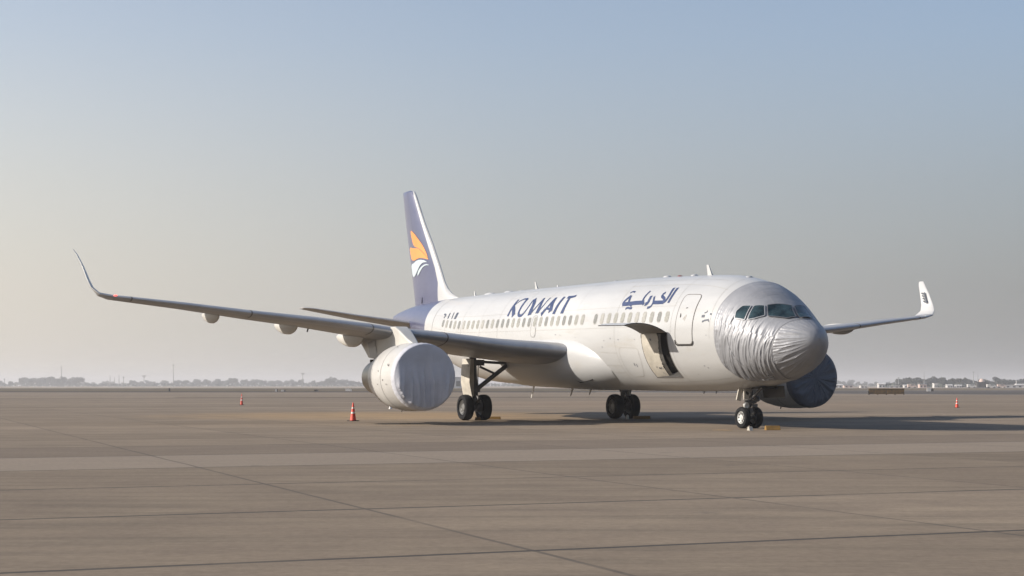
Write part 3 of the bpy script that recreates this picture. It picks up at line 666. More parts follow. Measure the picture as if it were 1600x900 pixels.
# ---- engines
def engine(side):
    ey, ez, es = side * 8.78, 1.80, 11.98
    o = L(es, ey, ez); ax = (-1, 0, 0)
    mb = MB()
    prof = [(.35, .90, 0), (.10, 1.02, 0), (.02, 1.10, 0), (0, 1.15, 0), (.03, 1.19), (.15, 1.215), (.5, 1.255), (1.0, 1.285), (1.6, 1.285), (2.3, 1.23), (2.9, 1.13), (3.45, .98), (3.47, .93), (3.2, .90)]
    mb.lathe(prof, o, ax, 64); eng = bpart('engine', mb, MT['cowl'])
    mb = MB(); mb.lathe([(3.0, .87), (3.6, .84), (4.3, .77), (5.0, .66), (5.01, .61), (4.5, .6)], o, ax, 40); mb.lathe([(4.3, .40), (4.9, .30), (5.4, .06), (5.43, 0)], o, ax, 32)
    bpart('exhaust_nozzle', mb, MT['metal'], eng)
    mb = MB()
    mb.lathe([(1.245, 1.289), (1.275, 1.289)], o, ax, 64); mb.lathe([(2.35, 1.2285), (2.37, 1.2265)], o, ax, 64)
    for (t, a, w, h) in ((2.6, 35, .06, .04), (2.0, 18, .04, .04), (1.5, 10, .04, .04), (1.0, -5, .05, .05), (.62, 20, .06, .08), (1.6, -12, .03, .03), (2.5, 50, .08, .03), (1.1, 60, .05, .03), (.7, -12, .05, .04)):
        aa = R(a); rad = 1.30 if t < 2 else 1.235
        mb.box(o + Vector((-t, -side * rad * cos(aa), rad * sin(aa))), (w, .012, h), 0, Matrix.Rotation(-side * 0, 3, 'X'))
    bpart('cowl_seams', mb, MT['seam'], eng)
    # strake on the inboard shoulder and outboard
    for sd in (1, -1):
        a = R(48 if sd > 0 else 132); mb = MB()
        base = lambda t, r: o + Vector((-t, -side * r * cos(a) * 1, r * sin(a)))
        mb.add([base(.8, 1.26), base(1.9, 1.26), base(1.85, 1.50), base(1.45, 1.52)], [(0, 1, 2, 3)]);
        mb.add([base(.8, 1.26) + Vector((0, .02, 0)), base(1.9, 1.26) + Vector((0, .02, 0)), base(1.85, 1.50) + Vector((0, .02, 0)), base(1.45, 1.52) + Vector((0, .02, 0))], [(0, 1, 2, 3), ])
        if sd < 0: bpart('strake', mb, MT['cowl'], eng)
    # fabric cover over the inlet
    mb = MB(); NA, NR = 180, 26; rows = []
    for i in range(NR + 1):
        r = 1.185 * (1 - i / NR); row = []
        for j in range(NA):
            a = 2 * pi * j / NA; yy, zz = r * cos(a), r * sin(a); q = r / 1.185
            if side > 0:   # hangs in vertical folds
                d = .13 * ridge(yy * 3.0, zz * .35 - .4, 3) * min(1, max(0, .55 - zz) / .8) + .05 * ridge(yy * 7, zz * .5, 5) * min(1, max(0, .3 - zz)) + .06 * (1 - q ** 4)
            else:          # drawn in from the rim in radial creases
                d = (.09 * ridge(a * 3.0, r * .7, 8) + .05 * ridge(a * 7, r, 2)) * q * min(1, (1.001 - q) * 8) + .10 * (1 - q ** 3)
            if i == 0: d = 0
            row.append(o + Vector((.02 + d, -side * yy, zz)))
        rows.append(row)
    hem = []
    for t, r, amp in ((.012, 1.205, .0), (-.025, 1.225, .002), (-.12, 1.245, .003), (-.24, 1.262, .005), (-.26, 1.235, 0)):
        hem.append([o + Vector((t + (.03 * noise.noise((a * 2, 1, 1)) if t < -.2 else 0), -side * (r + amp * sin(a * 40 + 3 * sin(a * 3))) * cos(a), (r + amp * sin(a * 40 + 3 * sin(a * 3))) * sin(a))) for a in [2 * pi * j / NA for j in range(NA)]])
    mb.grid(hem[::-1] + rows, wrap=True)
    cv = bpart('inlet_cover', mb, MT['inlet_cloth'] if side > 0 else MT['port_cloth'], eng, angle=80)
    if side > 0: cv['label'] = 'grey blue inlet cover hanging in vertical folds'
    else: cv['label'] = 'dark inlet cover with radial creases'
    mb = MB(); mb.tube(o + Vector((-2.3, .0, -1.22)), o + Vector((-2.35, 0, -1.33)), .03, .02)
    bpart('drain_mast', mb, MT['cowl'], eng)
    # pylon
    prof = [(12.75, 3.00), (13.3, 3.25), (13.9, 3.55), (14.4, 3.74), (15.2, 3.72), (18.9, 3.50), (18.6, 3.25), (17.6, 2.60), (16.3, 2.48), (15.0, 2.35), (13.0, 2.5)]
    mb = MB(); hw = [.10, .20, .26, .28, .28, .16, .12, .16, .2, .24, .22]
    a = [L(s_, ey + h_, z_) for (s_, z_), h_ in zip(prof, hw)]; b_ = [L(s_, ey - h_, z_) for (s_, z_), h_ in zip(prof, hw)]
    n_ = len(prof); mb.add(a + b_, [tuple(range(n_)), tuple(range(n_, 2 * n_))[::-1]] + [(i, (i + 1) % n_, n_ + (i + 1) % n_, n_ + i) for i in range(n_)])
    py = bpart('pylon', mb, MT['fairing'], smooth=True, angle=35)
    bv = py.modifiers.new('bevel', 'BEVEL'); bv.width = .05; bv.segments = 3; bv.limit_method = 'ANGLE'
    mb = MB()
    for hh in (1, -1): mb.add([L(s_, ey + hh * (h_ + .012), z_) for s_, z_, h_ in ((16.4, 2.56, .19), (17.3, 2.60, .17), (17.6, 3.2, .165), (16.7, 3.3, .2))], [(0, 1, 2, 3)])
    bpart('pylon_panel', mb, MT['seam'] if 0 else MT['grey'], py)
    mb = MB(); mb.box(L(16.9, ey, 2.46), (1.3, .2, .12)); bpart('drain_fairing', mb, MT['dark'], py)
engine(1); engine(-1)

# ---- tail fin, rudder
FN = [ # z, LE, white/blue boundary, hinge, TE
    (5.40, 29.0, 31.05, 33.35, 34.65), (5.83, 29.0, 31.07, 33.45, 34.72), (6.05, 29.75, 31.1, 33.5, 34.78), (6.35, 30.35, 31.14, 33.58, 34.86), (6.7, 30.74, 31.2, 33.68, 34.98), (7.2, 31.10, 31.5, 33.82, 35.12), (7.51, 31.32, 31.68, 33.92, 35.2),
    (8.7, 32.25, 32.6, 34.28, 35.58), (10.03, 33.46, 33.66, 34.80, 36.0), (11.5, 34.58, 34.70, 35.40, 36.40), (11.75, 34.85, 34.90, 35.48, 36.46), (11.84, 35.2, 35.24, 35.6, 36.44)]
def finsec(z, le, bd, hg, te):
    out = []; T = .62 - (z - 5.4) * .045
    if z < 6.4: T *= .75 + .25 * (z - 5.4)
    cols = [le, le + (bd - le) * .12, le + (bd - le) * .45, bd, bd + (hg - bd) * .25, bd + (hg - bd) * .5, bd + (hg - bd) * .75, hg]
    if z > 11.8: T *= .4
    hw_ = lambda s_: T * .5 * 1.9 * max(0, min(1, (s_ - le) / (te - le))) ** .5 * (1 - max(0, (s_ - le) / (te - le))) ** .75 * 1.15
    return cols, hw_
mb = MB(); rows = []
for f_ in FN:
    cols, hw_ = finsec(*f_)
    rows.append([L(c, hw_(c), f_[0]) for c in cols[::-1]] + [L(c, -hw_(c), f_[0]) for c in cols[1:]])
mb.grid(rows, mfun=lambda i, j: 1 if (4 <= j <= 9) else 0); n_ = len(rows[-1]); b0 = len(mb.v) - n_; mb.f.append(list(range(b0, b0 + n_))); mb.m.append(0)
fin = bpart('tail_fin', mb, [MT['blue'], MT['white']])
mb = MB(); rows = []
for f_ in FN:
    z, le, bd, hg, te = f_
    cols, hw_ = finsec(*f_); cc = [hg + .02, hg + (te - hg) * .3, hg + (te - hg) * .65, te]
    rows.append([L(c, hw_(c) * .97, z) for c in cc[::-1]] + [L(c, -hw_(c) * .97, z) for c in cc])
mb.grid(rows, wrap=True); n_ = len(rows[-1]); b0 = len(mb.v) - n_; mb.f.append(list(range(b0, b0 + n_))); mb.m.append(0)
bpart('rudder', mb, MT['blue'])
def fin_hw(s_, z):
    for a, b_ in zip(FN, FN[1:]):
        if a[0] <= z <= b_[0]:
            t = (z - a[0]) / (b_[0] - a[0]); f_ = [p + (q - p) * t for p, q in zip(a, b_)]; f_[0] = z
            return finsec(*f_)[1](s_)
    return .1
mb = MB()
def finpoly(poly, mi, off=.012):
    for sd in (1, -1):
        vs = [Vector((a, c, 0)) for a, c in poly]; tr = tessellate_polygon([vs]); bm = bmesh.new(); bv = [bm.verts.new(v) for v in vs]
        for t in tr: bm.faces.new([bv[i] for i in t])
        for _ in range(3): bmesh.ops.subdivide_edges(bm, edges=bm.edges, cuts=1, use_grid_fill=True)
        bm.verts.index_update()
        mb.add([L(v.co.x, sd * (fin_hw(v.co.x, v.co.y) + off), v.co.y) for v in bm.verts], [[v.index for v in f.verts] for f in bm.faces], mi); bm.free()
def smoothpoly(poly, it=2):
    for _ in range(it):
        q = []
        for a, b_ in zip(poly, poly[1:] + poly[:1]):
            q += [(.75 * a[0] + .25 * b_[0], .75 * a[1] + .25 * b_[1]), (.25 * a[0] + .75 * b_[0], .25 * a[1] + .75 * b_[1])]
        poly = q
    return poly
for k, mi in ((D_o1, 0), (D_o2, 0), (D_w1, 1), (D_w2, 1)): finpoly(smoothpoly([(a[0], a[2]) for a in k], 1), mi, .014 if mi == 0 else .018)
bpart('tail_emblem', mb, [MT['orange'], MT['pale']], fin)
mb = MB(); mb.tube(L(33.35, .19, 5.75), L(33.25, .2, 6.05), .02); bpart('rudder_horn', mb, MT['black'], fin)

# ---- tailplanes
for side in (1, -1):
    mb = MB(); tb = [(.3, 32.2, 3.7, 4.72, .34, 0), (1.0, 32.6, 3.4, 4.78, .32, 0), (3.5, 33.2, 2.5, 5.08, .22, 0), (5.9, 33.85, 1.6, 5.43, .13, 0), (6.25, 34.3, .95, 5.46, .06, 0)]
    mb.grid(wing_rows(side, tb), wrap=True, mfun=lambda i, j: 1 if abs(j - (nC - 1)) <= 1 else 0); n_ = 2 * nC - 1; b0 = len(mb.v) - n_; mb.f.append(list(range(b0, b0 + n_))); mb.m.append(0)
    bpart('tailplane', mb, [MT['grey'], MT['slat']])

# ---- antennas, drain masts
def blade(s_, z0, h, c, rake=.5, t=.03, y=0, mat='white', name='antenna'):
    mb = MB(); sg = 1 if h > 0 else -1
    pts = [(s_, z0), (s_ + c, z0), (s_ + c + abs(h) * rake, z0 + h), (s_ + c * .55 + abs(h) * rake, z0 + h)]
    mb.add([L(a, y + t, b_) for a, b_ in pts[:2]] + [L(a, y + t * .3, b_) for a, b_ in pts[2:]] + [L(a, y - t, b_) for a, b_ in pts[:2]] + [L(a, y - t * .3, b_) for a, b_ in pts[2:]], [(0, 1, 2, 3), (7, 6, 5, 4), (0, 4, 5, 1), (1, 5, 6, 2), (2, 6, 7, 3), (3, 7, 4, 0)])
    return bpart(name, mb, MT[mat])
def top(s_): return interp(TOP, s_) - .02
def bot(s_): return interp(BOT, s_) + .05
blade(6.2, top(6.2), .42, .28, .25); blade(20.2, top(20.2), .36, .22, .35); blade(26.9, top(26.9), .26, .15, .2)
blade(18.2, top(18.2), .12, .12)
for s_, w_, h_ in ((25.3, .9, .10), (23.2, .7, .09), (21.8, .5, .05), (9.3, .35, .09), (7.4, .25, .09), (3.9, .2, .06), (13.2, .15, .06)):
    mb = MB(); rows = []
    for i in range(7):
        a = pi / 2 * i / 6; rows.append([L(s_ + w_ / 2 * cos(a) * cos(q), .12 * cos(a) * sin(q) * (1 + w_), top(s_) + h_ * sin(a)) for q in [2 * pi * k / 18 for k in range(18)]])
    mb.grid(rows, wrap=True); bpart('antenna_dome', mb, MT['white'])
mb = MB(); mb.lathe([(-.02, .10), (.03, .10), (.06, .06), (.065, 0)], L(8.4, 0, top(8.4)), (0, 0, 1), 14); bpart('beacon', mb, simple('dark_red_lens', (.18, .02, .015), .4))
for s_, h_, c_ in ((15.2, -.32, .16), (16.8, -.42, .18), (20.5, -.62, .14)): blade(s_, bot(s_), h_, c_, .45, .02, 0, 'fairing', 'drain_mast')
for s_ in (5.9, 6.7): blade(s_, bot(s_), -.14, .05, .3, .02, 0, 'slate', 'belly_probe')

# ---- landing gear
def wheel(parent, s_, y, z, r, w, side, rimmat):
    mb = MB(); h = w / 2
    tyre = [(-h * .55, r * .58), (-h * .95, r * .66), (-h, r * .80), (-h * .86, r * .93), (-h * .5, r * .99), (0, r), (h * .5, r * .99), (h * .86, r * .93), (h, r * .80), (h * .95, r * .66), (h * .55, r * .58)]
    mb.lathe(tyre, L(s_, y, z), (0, -1, 0), 40, 0)
    for d in (1, -1):
        rim = [(d * h * .55, r * .59, 1), (d * h * .75, r * .56, 1), (d * h * .45, r * .48, 1), (d * h * .30, r * .34, 2), (d * h * .55, r * .28, 1), (d * h * .62, r * .14, 1), (d * h * .66, 0, 1)]
        mb.lathe(rim, L(s_, y, z), (0, -1, 0), 28, 1)
        for k in range(9):
            a = 2 * pi * k / 9; c = L(s_ + r * .42 * cos(a), y, z + r * .42 * sin(a)) - Vector((0, d * h * .42, 0)); mb.tube(c, c - Vector((0, d * .025, 0)), r * .055, n=8, mi=2)
    return bpart('wheel', mb, [MT['tyre'], MT[rimmat], MT['gear']], parent)
# nose gear
mb = MB(); ns = 3.93
mb.tube(L(ns, 0, .40), L(ns - .02, 0, .95), .065); mb.tube(L(ns - .02, 0, .85), L(ns - .08, 0, 1.55), .105)
mb.tube(L(ns, -.16, .38), L(ns, .16, .38), .055); mb.box(L(ns - .12, 0, .62), (.10, .14, .16)); mb.tube(L(ns + .05, 0, .48), L(ns + .30, 0, .66), .035); mb.tube(L(ns + .30, 0, .66), L(ns + .06, 0, .92), .035)
mb.tube(L(ns - .1, .22, .92), L(ns - .1, -.22, .92), .06); mb.tube(L(ns - .05, 0, .95), L(ns - .9, 0, 1.5), .05); mb.tube(L(ns - .12, .10, 1.0), L(ns - .45, .14, 1.45), .03); mb.tube(L(ns - .1, -.1, .8), L(ns - .4, -.16, 1.4), .02)
mb.lathe([(-.08, .05), (-.08, .10), (.04, .11), (.06, .04)], L(ns - .1, -.26, 1.02), (1, 0, .2), 16); mb.box(L(ns - .18, -.1, .8), (.12, .2, .1)); mb.tube(L(ns + .02, .13, .66), L(ns - .06, .15, .95), .018)
ng = bpart('nose_gear', mb, MT['gear'], angle=30)
wheel(ng, ns, .255, .375, .375, .23, 1, 'rim'); wheel(ng, ns, -.255, .375, .375, .23, -1, 'rimdark')
mb = MB(); mb.lathe([(-.05, .0), (-.05, .09), (.03, .115), (.05, .10), (.03, .0)], L(ns - .12, .20, .80), (1, 0.2, -.1), 18); bpart('taxi_lamp', mb, MT['rim'], ng)
mb = MB(); mb.lathe([(-.03, .0), (-.03, .05), (.03, .06), (.03, .0)], L(ns - .16, -.12, 1.08), (1, -.1, 0), 14); bpart('landing_lamp', mb, MT['conewhite'], ng)
mb = MB(); mb.box(L(ns - .05, .42, 1.17), (.05, .18, .42), 0, Matrix.Rotation(R(-14), 3, 'X')); bpart('gear_door', mb, MT['cream'], ng)
mb = MB(); mb.box(L(ns - .16, .19, 1.20), (.05, .27, .40)); mb.box(L(ns - .19, .19, 1.21), (.014, .09, .09), 1, Matrix.Rotation(R(25), 3, 'X')); mb.box(L(ns - .19, .23, 1.26), (.013, .05, .05), 1)
dr_ = bpart('gear_door', mb, [MT['cream'], MT['black']], ng)
mb = MB(); mb.box(L(ns - .9, -.40, 1.27), (1.25, .03, .42), 0, Matrix.Rotation(R(8), 3, 'X')); bpart('gear_door', mb, MT['hold'], ng)
mb = MB(); mb.box(L(ns - .55, 0, 1.40), (1.4, .62, .06)); bpart('gear_bay', mb, MT['dark'], ng)
# main gear
def main_gear(side):
    gs, gy = 19.0, side * 3.63; mb = MB(); Y = lambda d: gy - side * d   # d > 0 is inboard
    mb.tube(L(gs, gy, .55), L(gs + .03, Y(.02), 1.35), .095); mb.tube(L(gs + .02, Y(.0), 1.2), L(gs + .1, Y(-.05), 3.0), .15)
    mb.tube(L(gs, gy + .40, .55), L(gs, gy - .40, .55), .085); mb.lathe([(-.12, .0), (-.12, .2), (.12, .2), (.12, 0)], L(gs, Y(.18), .55), (0, 1, 0), 20); mb.lathe([(-.12, .0), (-.12, .2), (.12, .2), (.12, 0)], L(gs, Y(-.18), .55), (0, 1, 0), 20)
    mb.tube(L(gs - .12, Y(0), .66), L(gs - .42, Y(0), .92), .05); mb.tube(L(gs - .42, Y(0), .92), L(gs - .12, Y(0), 1.22), .05)
    mb.tube(L(gs, Y(.1), 1.32), L(gs - .05, Y(1.65), 2.45), .095); mb.tube(L(gs - .1, Y(.05), 2.50), L(gs - .05, Y(1.65), 2.42), .06)
    mb.tube(L(gs - .06, Y(.22), 2.28), L(gs - .04, Y(.95), 1.98), .05); mb.tube(L(gs - .05, Y(1.6), 2.2), L(gs - .05, Y(1.7), 2.6), .10)
    mb.tube(L(gs - .16, Y(.06), .6), L(gs - .12, Y(.12), 2.4), .02); mb.tube(L(gs - .16, Y(-.05), .6), L(gs - .14, Y(-.08), 1.6), .015); mb.box(L(gs - .16, Y(.03), 1.28), (.14, .26, .16)); mb.box(L(gs - .1, Y(.1), 2.45), (.3, .5, .25))
    mb.tube(L(gs - .1, Y(-.35), 2.3), L(gs - .1, Y(-.12), 2.45), .02)
    g = bpart('main_gear', mb, MT['gear'], angle=30)
    for d in (.42, -.42): wheel(g, gs, gy + d, .55, .55, .41, side, 'rimdark' if side < 0 else 'rimdark')
    mb = MB(); pts = [(2.62, .14, .20), (2.1, .20, .24), (1.6, .21, .22), (1.2, .13, .2), (1.02, .09, .14)]
    rows = [[L(gs - .26, Y(-.14), z), L(gs - .26, Y(-.14 - w_), z + .0), L(gs + .5, Y(-.20 - w_), z), L(gs + .5, Y(-.14), z)] for z, w_, _ in pts]
    mb.grid(rows, wrap=True); mb.f += [[0, 1, 2, 3], [len(mb.v) - 4 + k for k in range(4)]]; mb.m += [0, 0]
    bpart('gear_door', mb, MT['cream'], g, angle=30)
main_gear(1); main_gear(-1)
# ================================================================== THINGS ON THE APRON
def cone(x, y, h, label, first=None):
    if first is None:
        t = empty('traffic_cone', (x, y, 0)); w = .17
        mb = MB(); mb.box((0, 0, .018), (.36, .36, .028)); b_ = mb.build('base', MT['black'], t, False)
        pr = []
        def rr_(z): return .125 - .105 * (z - .03) / .72
        zs = [(.03, 0), (.30, 0), (.30, 1), (.37, 1), (.37, 0), (.50, 0), (.50, 1), (.56, 1), (.56, 0), (.735, 0)]
        mb = MB(); mb.lathe([(z, rr_(z) + (.002 if m_ else 0), m_) for z, m_ in zs] + [(.745, .012, 0), (.735, 0, 0)], (0, 0, 0), (0, 0, 1), 24)
        # band material follows the ring above
        mb.build('cone', [MT['redorange'], MT['conewhite']], t)
    else:
        t = first.copy(); COL.objects.link(t); t.location = (x, y, 0)
        for ch in first.children: c = ch.copy(); COL.objects.link(c); c.parent = t
    t.scale = (h / .75,) * 3; t.rotation_euler = (0, 0, random.uniform(0, 1.5))
    tag(t, label, 'traffic cone', 'traffic cones round the aircraft'); return t
c0 = cone(-6.6, 63.0, .78, 'bright orange traffic cone standing just left of the covered engine')
cone(-20.3, 113.9, .86, 'slim orange cone far behind under the long left wing', c0).scale = (.85, .85, 1.15)
cone(29.6, 100.9, .66, 'short orange cone alone on the apron beyond the aircraft nose', c0)
mb = MB(); mb.lathe([(0, .11), (.02, .11), (.05, .09), (.24, .04), (.25, 0)], (0, 0, 0), (0, 0, 1), 16)
o = mb.build('marker_cone', MT['conewhite']); o.location = (-7.65, 95.4, 0); tag(o, 'tiny white marker cone on the ground behind the covered engine', 'marker cone')
def chock(x, y, l, w, h, rz, label, mat='yellow'):
    mb = MB(); t = w / 2
    pr = [(-t, 0), (t, 0), (t * .35, h), (-t * .35, h)]
    mb.add([(l / 2, a, b_) for a, b_ in pr] + [(-l / 2, a, b_) for a, b_ in pr], [(0, 1, 2, 3), (7, 6, 5, 4), (0, 4, 5, 1), (1, 5, 6, 2), (2, 6, 7, 3), (3, 7, 4, 0)])
    o = mb.build('wheel_chock', MT[mat], None, False); bv = o.modifiers.new('bevel', 'BEVEL'); bv.width = .012; bv.segments = 2
    o.location = (x, y, .004); o.rotation_euler = (0, 0, rz); tag(o, label, 'wheel chock', 'chocks at the aircraft wheels'); return o
chock(8.63, 50.25, .50, .24, .15, R(8), 'yellow chock lying loose beside the nose wheels')
chock(7.80, 49.7, .14, .2, .13, R(20), 'small pale chock wedged between the nose wheels', 'cream')
chock(-.95, 66.2, .9, .26, .12, R(12), 'worn yellow chock behind the wheels under the near wing')
chock(-1.45, 64.4, .22, .2, .14, R(25), 'small yellow chock between the main wheels under the near wing')
chock(5.75, 67.2, .75, .26, .13, R(10), 'dark yellow chock beside the far main wheels in the belly shadow')
mb = MB(); mb.tube((0, 0, 0), (0, 0, .17), .07, .05); mb.tube((0, 0, .17), (0, 0, .2), .05, .02); o = mb.build('ground_plug', MT['fairing']); o.location = (5.05, 66.3, .004); tag(o, 'short grey plug standing between the far main wheels', 'ground plug')
# worn yellow spot by the nose wheel
mb = MB(); rp = random.Random(2); mb.add([(6.95 + .38 * cos(a) * rp.uniform(.6, 1), 50.2 + .55 * sin(a) * rp.uniform(.6, 1), .0085) for a in [2 * pi * k / 14 for k in range(14)]], [tuple(range(14))])
structure('worn_paint_mark', mb, simple('worn_stand_paint', (.28, .175, .07), .8, 0, .4, 8))
# airfield barrier board row
t = empty('barrier', (58, 235, 0)); tag(t, 'long low dark yellow barrier standing on the far apron edge', 'barrier')
mottle = simple('mottled_sign_face', (.075, .045, .011), .6, 0, .3, 2, dirt=(.03, .022, .012)); 
for k, (a, b_) in enumerate(((-2.75, -.02), (.02, 2.75))):
    mb = MB(); mb.box(((a + b_) / 2, 0, .55), (b_ - a, .22, .84)); mb.build('board', mottle, t, False)
    mb = MB()
    for zz in (.14, .98): mb.box(((a + b_) / 2, -.13, zz), (b_ - a, .04, .05))
    for j in range(12): mb.box((a + .12 + (b_ - a - .24) * j / 11, -.122, .56 + .05 * (j % 3 - 1)), (.09, .02, .55 - .12 * (j % 4)))
    mb.build('frame', MT['yellow'], t, False)
mb = MB()
for j in range(5): mb.box((-2.7 + 1.35 * j, 0, .07), (.1, .3, .14))
mb.build('feet', MT['black'], t, False)
mb = MB(); mb.lathe([(-.05, 0), (-.05, .28), (.05, .28), (.05, 0)], (-2.87, 0, .45), (1, 0, .2), 14); mb.build('end_wheel', MT['gear'], t)
# small airfield markers
def marker(x, y, w, h, label, mats=('conewhite', 'black')):
    t = empty('airfield_marker', (x, y, 0)); tag(t, label, 'airfield marker', 'low airfield markers')
    mb = MB(); mb.box((-w * .2, 0, h / 2), (w * .6, .3, h)); mb.box((-w * .2, 0, h + .03), (w * .66, .34, .06)); mb.build('panel', MT[mats[0]], t, False)
    mb = MB(); mb.box((w * .3, 0, h * .4), (w * .36, .4, h * .8)); mb.tube((w * .3, 0, h * .8), (w * .3, 0, h * 1.1), .08); mb.build('base', MT[mats[1]], t, False)
marker(102, 370, 1.6, .75, 'small white and black marker box right of the long barrier')
marker(-54.3, 350, .5, .55, 'small dark and pale marker post on the far left verge', ('conewhite', 'black'))
marker(-84, 372, .35, .7, 'tiny dark marker at the far left apron edge', ('black', 'black'))
marker(-49, 380, 1.1, .35, 'low flat dark marker left of the distant tall mast', ('black', 'gear'))
marker(-29, 380, 1.2, .4, 'low dark marker near the distant slim cone', ('gear', 'black'))
marker(-58, 620, 1.4, .5, 'faint dark marker on the distant runway verge', ('gear', 'black'))
marker(-55, 365, 1.1, .32, 'low pale slab beside the far left verge markers', ('conewhite', 'gear'))
marker(-42, 390, 1.6, .6, 'slanted white marker board right of the slim cone', ('wallwhite', 'wallwhite'))
# ================================================================== FAR AWAY
def at(px, d): return (px - 800) / 2370 * d
def mast(px, d, h, head, label):
    t = empty('light_mast', (at(px, d), d, 0)); tag(t, label, 'light mast', 'light masts beyond the airfield')
    mb = MB(); mb.tube((0, 0, 0), (0, 0, h), .30, .14, 10); mb.build('pole', MT['mast'], t)
    mb = MB()
    if head == 2:
        mb.box((0, 0, h), (2.6, .5, .5)); mb.box((0, 0, h - .8), (1.6, .4, .3))
    elif head == 1: mb.box((0, 0, h), (.9, .6, .6))
    else: mb.tube((0, 0, h), (0, 0, h + 1.2), .10, .05)
    mb.build('lamp_head', MT['mast'], t, False)
D_ = 1050; k_ = D_ / 2370
for px, top_, hd, lb in ((96, 570, 0, 'thin pole above the leftmost clump of far trees'), (271, 568, 1, 'tallest thin mast left of the slim orange cone'), (473, 581, 2, 'floodlight mast with crossbar left of the covered engine'),
    (225, 585, 2, 'short mast with a bar head between thin poles on the left'), (172, 586, 0, 'short pole, leftmost of a group of four over the far trees'), (179, 589, 0, 'second short pole of the group of four'), (186, 585, 0, 'third and tallest of the group of four short poles'), (193, 587, 1, 'right pole of the group of four, with a small head'),
    (1404, 588, 1, 'short mast left of the darker trees on the right'), (1444, 579, 0, 'thin tall pole rising from the dark trees behind the barrier'), (1521, 579, 1, 'tall mast with small head above the right hand trees'), (1528, 583, 0, 'thin pole just right of the tall right hand mast'), (7, 590, 1, 'low mast at the far left edge')):
    mast(px, D_, (603 - top_) * k_, hd, lb)
o = None
t = empty('flagpole', (at(1588, 900), 900, 0)); tag(t, 'white pole standing before the trees at the far right', 'pole'); mb = MB(); mb.tube((0, 0, 0), (0, 0, 4.4), .32, .22, 10); mb.build('pole', MT['wallwhite'], t)
# trees
def tree_mesh(seed, kind):
    rnd = random.Random(seed); mb = MB(); cl = []
    if kind == 0: cl = [((rnd.uniform(-.42, .42), rnd.uniform(-.42, .42), rnd.uniform(.38, .82)), rnd.uniform(.16, .30)) for _ in range(13)]
    else: cl = [((rnd.uniform(-.30, .30), rnd.uniform(-.3, .3), rnd.uniform(.40, .86)), rnd.uniform(.12, .24)) for _ in range(11)]
    for c, r in cl:
        for _ in range(int(420 * r)):
            v = Vector((rnd.gauss(0, 1), rnd.gauss(0, 1), rnd.gauss(0, 1))).normalized() * r * rnd.uniform(.55, 1.05)
            p = Vector(c) + v; p.z = max(.12, p.z); s_ = rnd.uniform(.030, .065)
            a = Vector((rnd.gauss(0, 1), rnd.gauss(0, 1), rnd.gauss(0, 1))).normalized(); b_ = a.orthogonal().normalized(); d = a.cross(b_)
            mb.add([p + b_ * s_, p + d * s_, p - b_ * s_, p - d * s_ * .8], [(0, 1, 2, 3)])
    me = mb.build('crown', MT['foliage'], None, False, recalc=False); 
    mt = MB(); mt.tube((0, 0, 0), (0, 0, .5), .035, .022, 8)
    for c, r in cl[:6]: mt.tube((0, 0, rnd.uniform(.25, .45)), c, .016, .006, 6)
    tr = mt.build('trunk', MT['bark'], None)
    dat = (me.data, tr.data); bpy.data.objects.remove(me); bpy.data.objects.remove(tr); return dat
TR = [tree_mesh(s_, s_ % 2) for s_ in range(7)]
rt = random.Random(21)
TREES = []
def clump(x0, x1, n, h0, h1, d0, d1, lab):
    for k in range(n):
        d = rt.uniform(d0, d1) * (1.55 if d0 > 1200 else 1.05); px = x0 + (x1 - x0) * (k + rt.uniform(.1, .9)) / n; TREES.append((px, d, (rt.uniform(h0 * .72, h1) + 1.5 * noise.noise((px * .06, 5, 5))) * d / 2370, lab))
clump(30, 126, 17, 10, 14.5, 1250, 1400, 'tree in the dense far clump at the left edge of the field')
clump(-5, 30, 5, 6, 9, 1300, 1500, 'low hazy tree at the far left edge')
clump(126, 205, 14, 5, 7.5, 1400, 1600, 'low hazy tree under the group of short poles')
clump(205, 280, 14, 6.5, 9.5, 1350, 1500, 'hazy tree left of the tallest thin mast')
clump(280, 415, 24, 8, 12, 1300, 1450, 'hazy tree right of the tallest thin mast')
clump(415, 570, 26, 6.5, 10, 1300, 1500, 'hazy tree between the floodlight mast and the engine')
clump(507, 525, 3, 12, 14.5, 1300, 1350, 'taller round tree left of the engine')
clump(740, 1150, 20, 4, 6, 1450, 1600, 'low hazy tree seen beneath the aircraft belly')
clump(1290, 1404, 15, 5, 9, 1350, 1550, 'small hazy tree behind the low white buildings on the right')
clump(1404, 1508, 24, 11, 15, 1000, 1100, 'dark tree in the dense row behind the barrier')
clump(1508, 1605, 20, 8.5, 14, 1000, 1120, 'dark tree in the uneven row at the right edge')
TREES.append((1558, 1120, 15.5 * 1120 / 2370, 'tallest tree of the uneven row at the right edge'))
CNT = {}; ORD = 'first second third fourth fifth sixth seventh eighth ninth tenth eleventh twelfth thirteenth fourteenth fifteenth sixteenth seventeenth eighteenth nineteenth twentieth twenty-first twenty-second twenty-third twenty-fourth twenty-fifth twenty-sixth'.split()
for i, (px, d, h, lab) in enumerate(TREES):
    t = empty('tree', (at(px, d), d, 0), rt.uniform(0, 6)); t.scale = (h * rt.uniform(.85, 1.35), h * 1.1, h * 1.08)
    cr, tk = TR[rt.randrange(7)]
    for nm, dt in (('crown', cr), ('trunk', tk)):
        c = bpy.data.objects.new(nm, dt); COL.objects.link(c); c.parent = t
    CNT[lab] = CNT.get(lab, 0) + 1; nth = ORD[CNT[lab] - 1]
    tag(t, (nth + ' ' if lab[:7] != 'tallest' else '') + (lab.replace('tree', 'tree from left', 1) if lab[:7] != 'tallest' else lab), 'tree', lab.replace('tree', 'trees', 1))
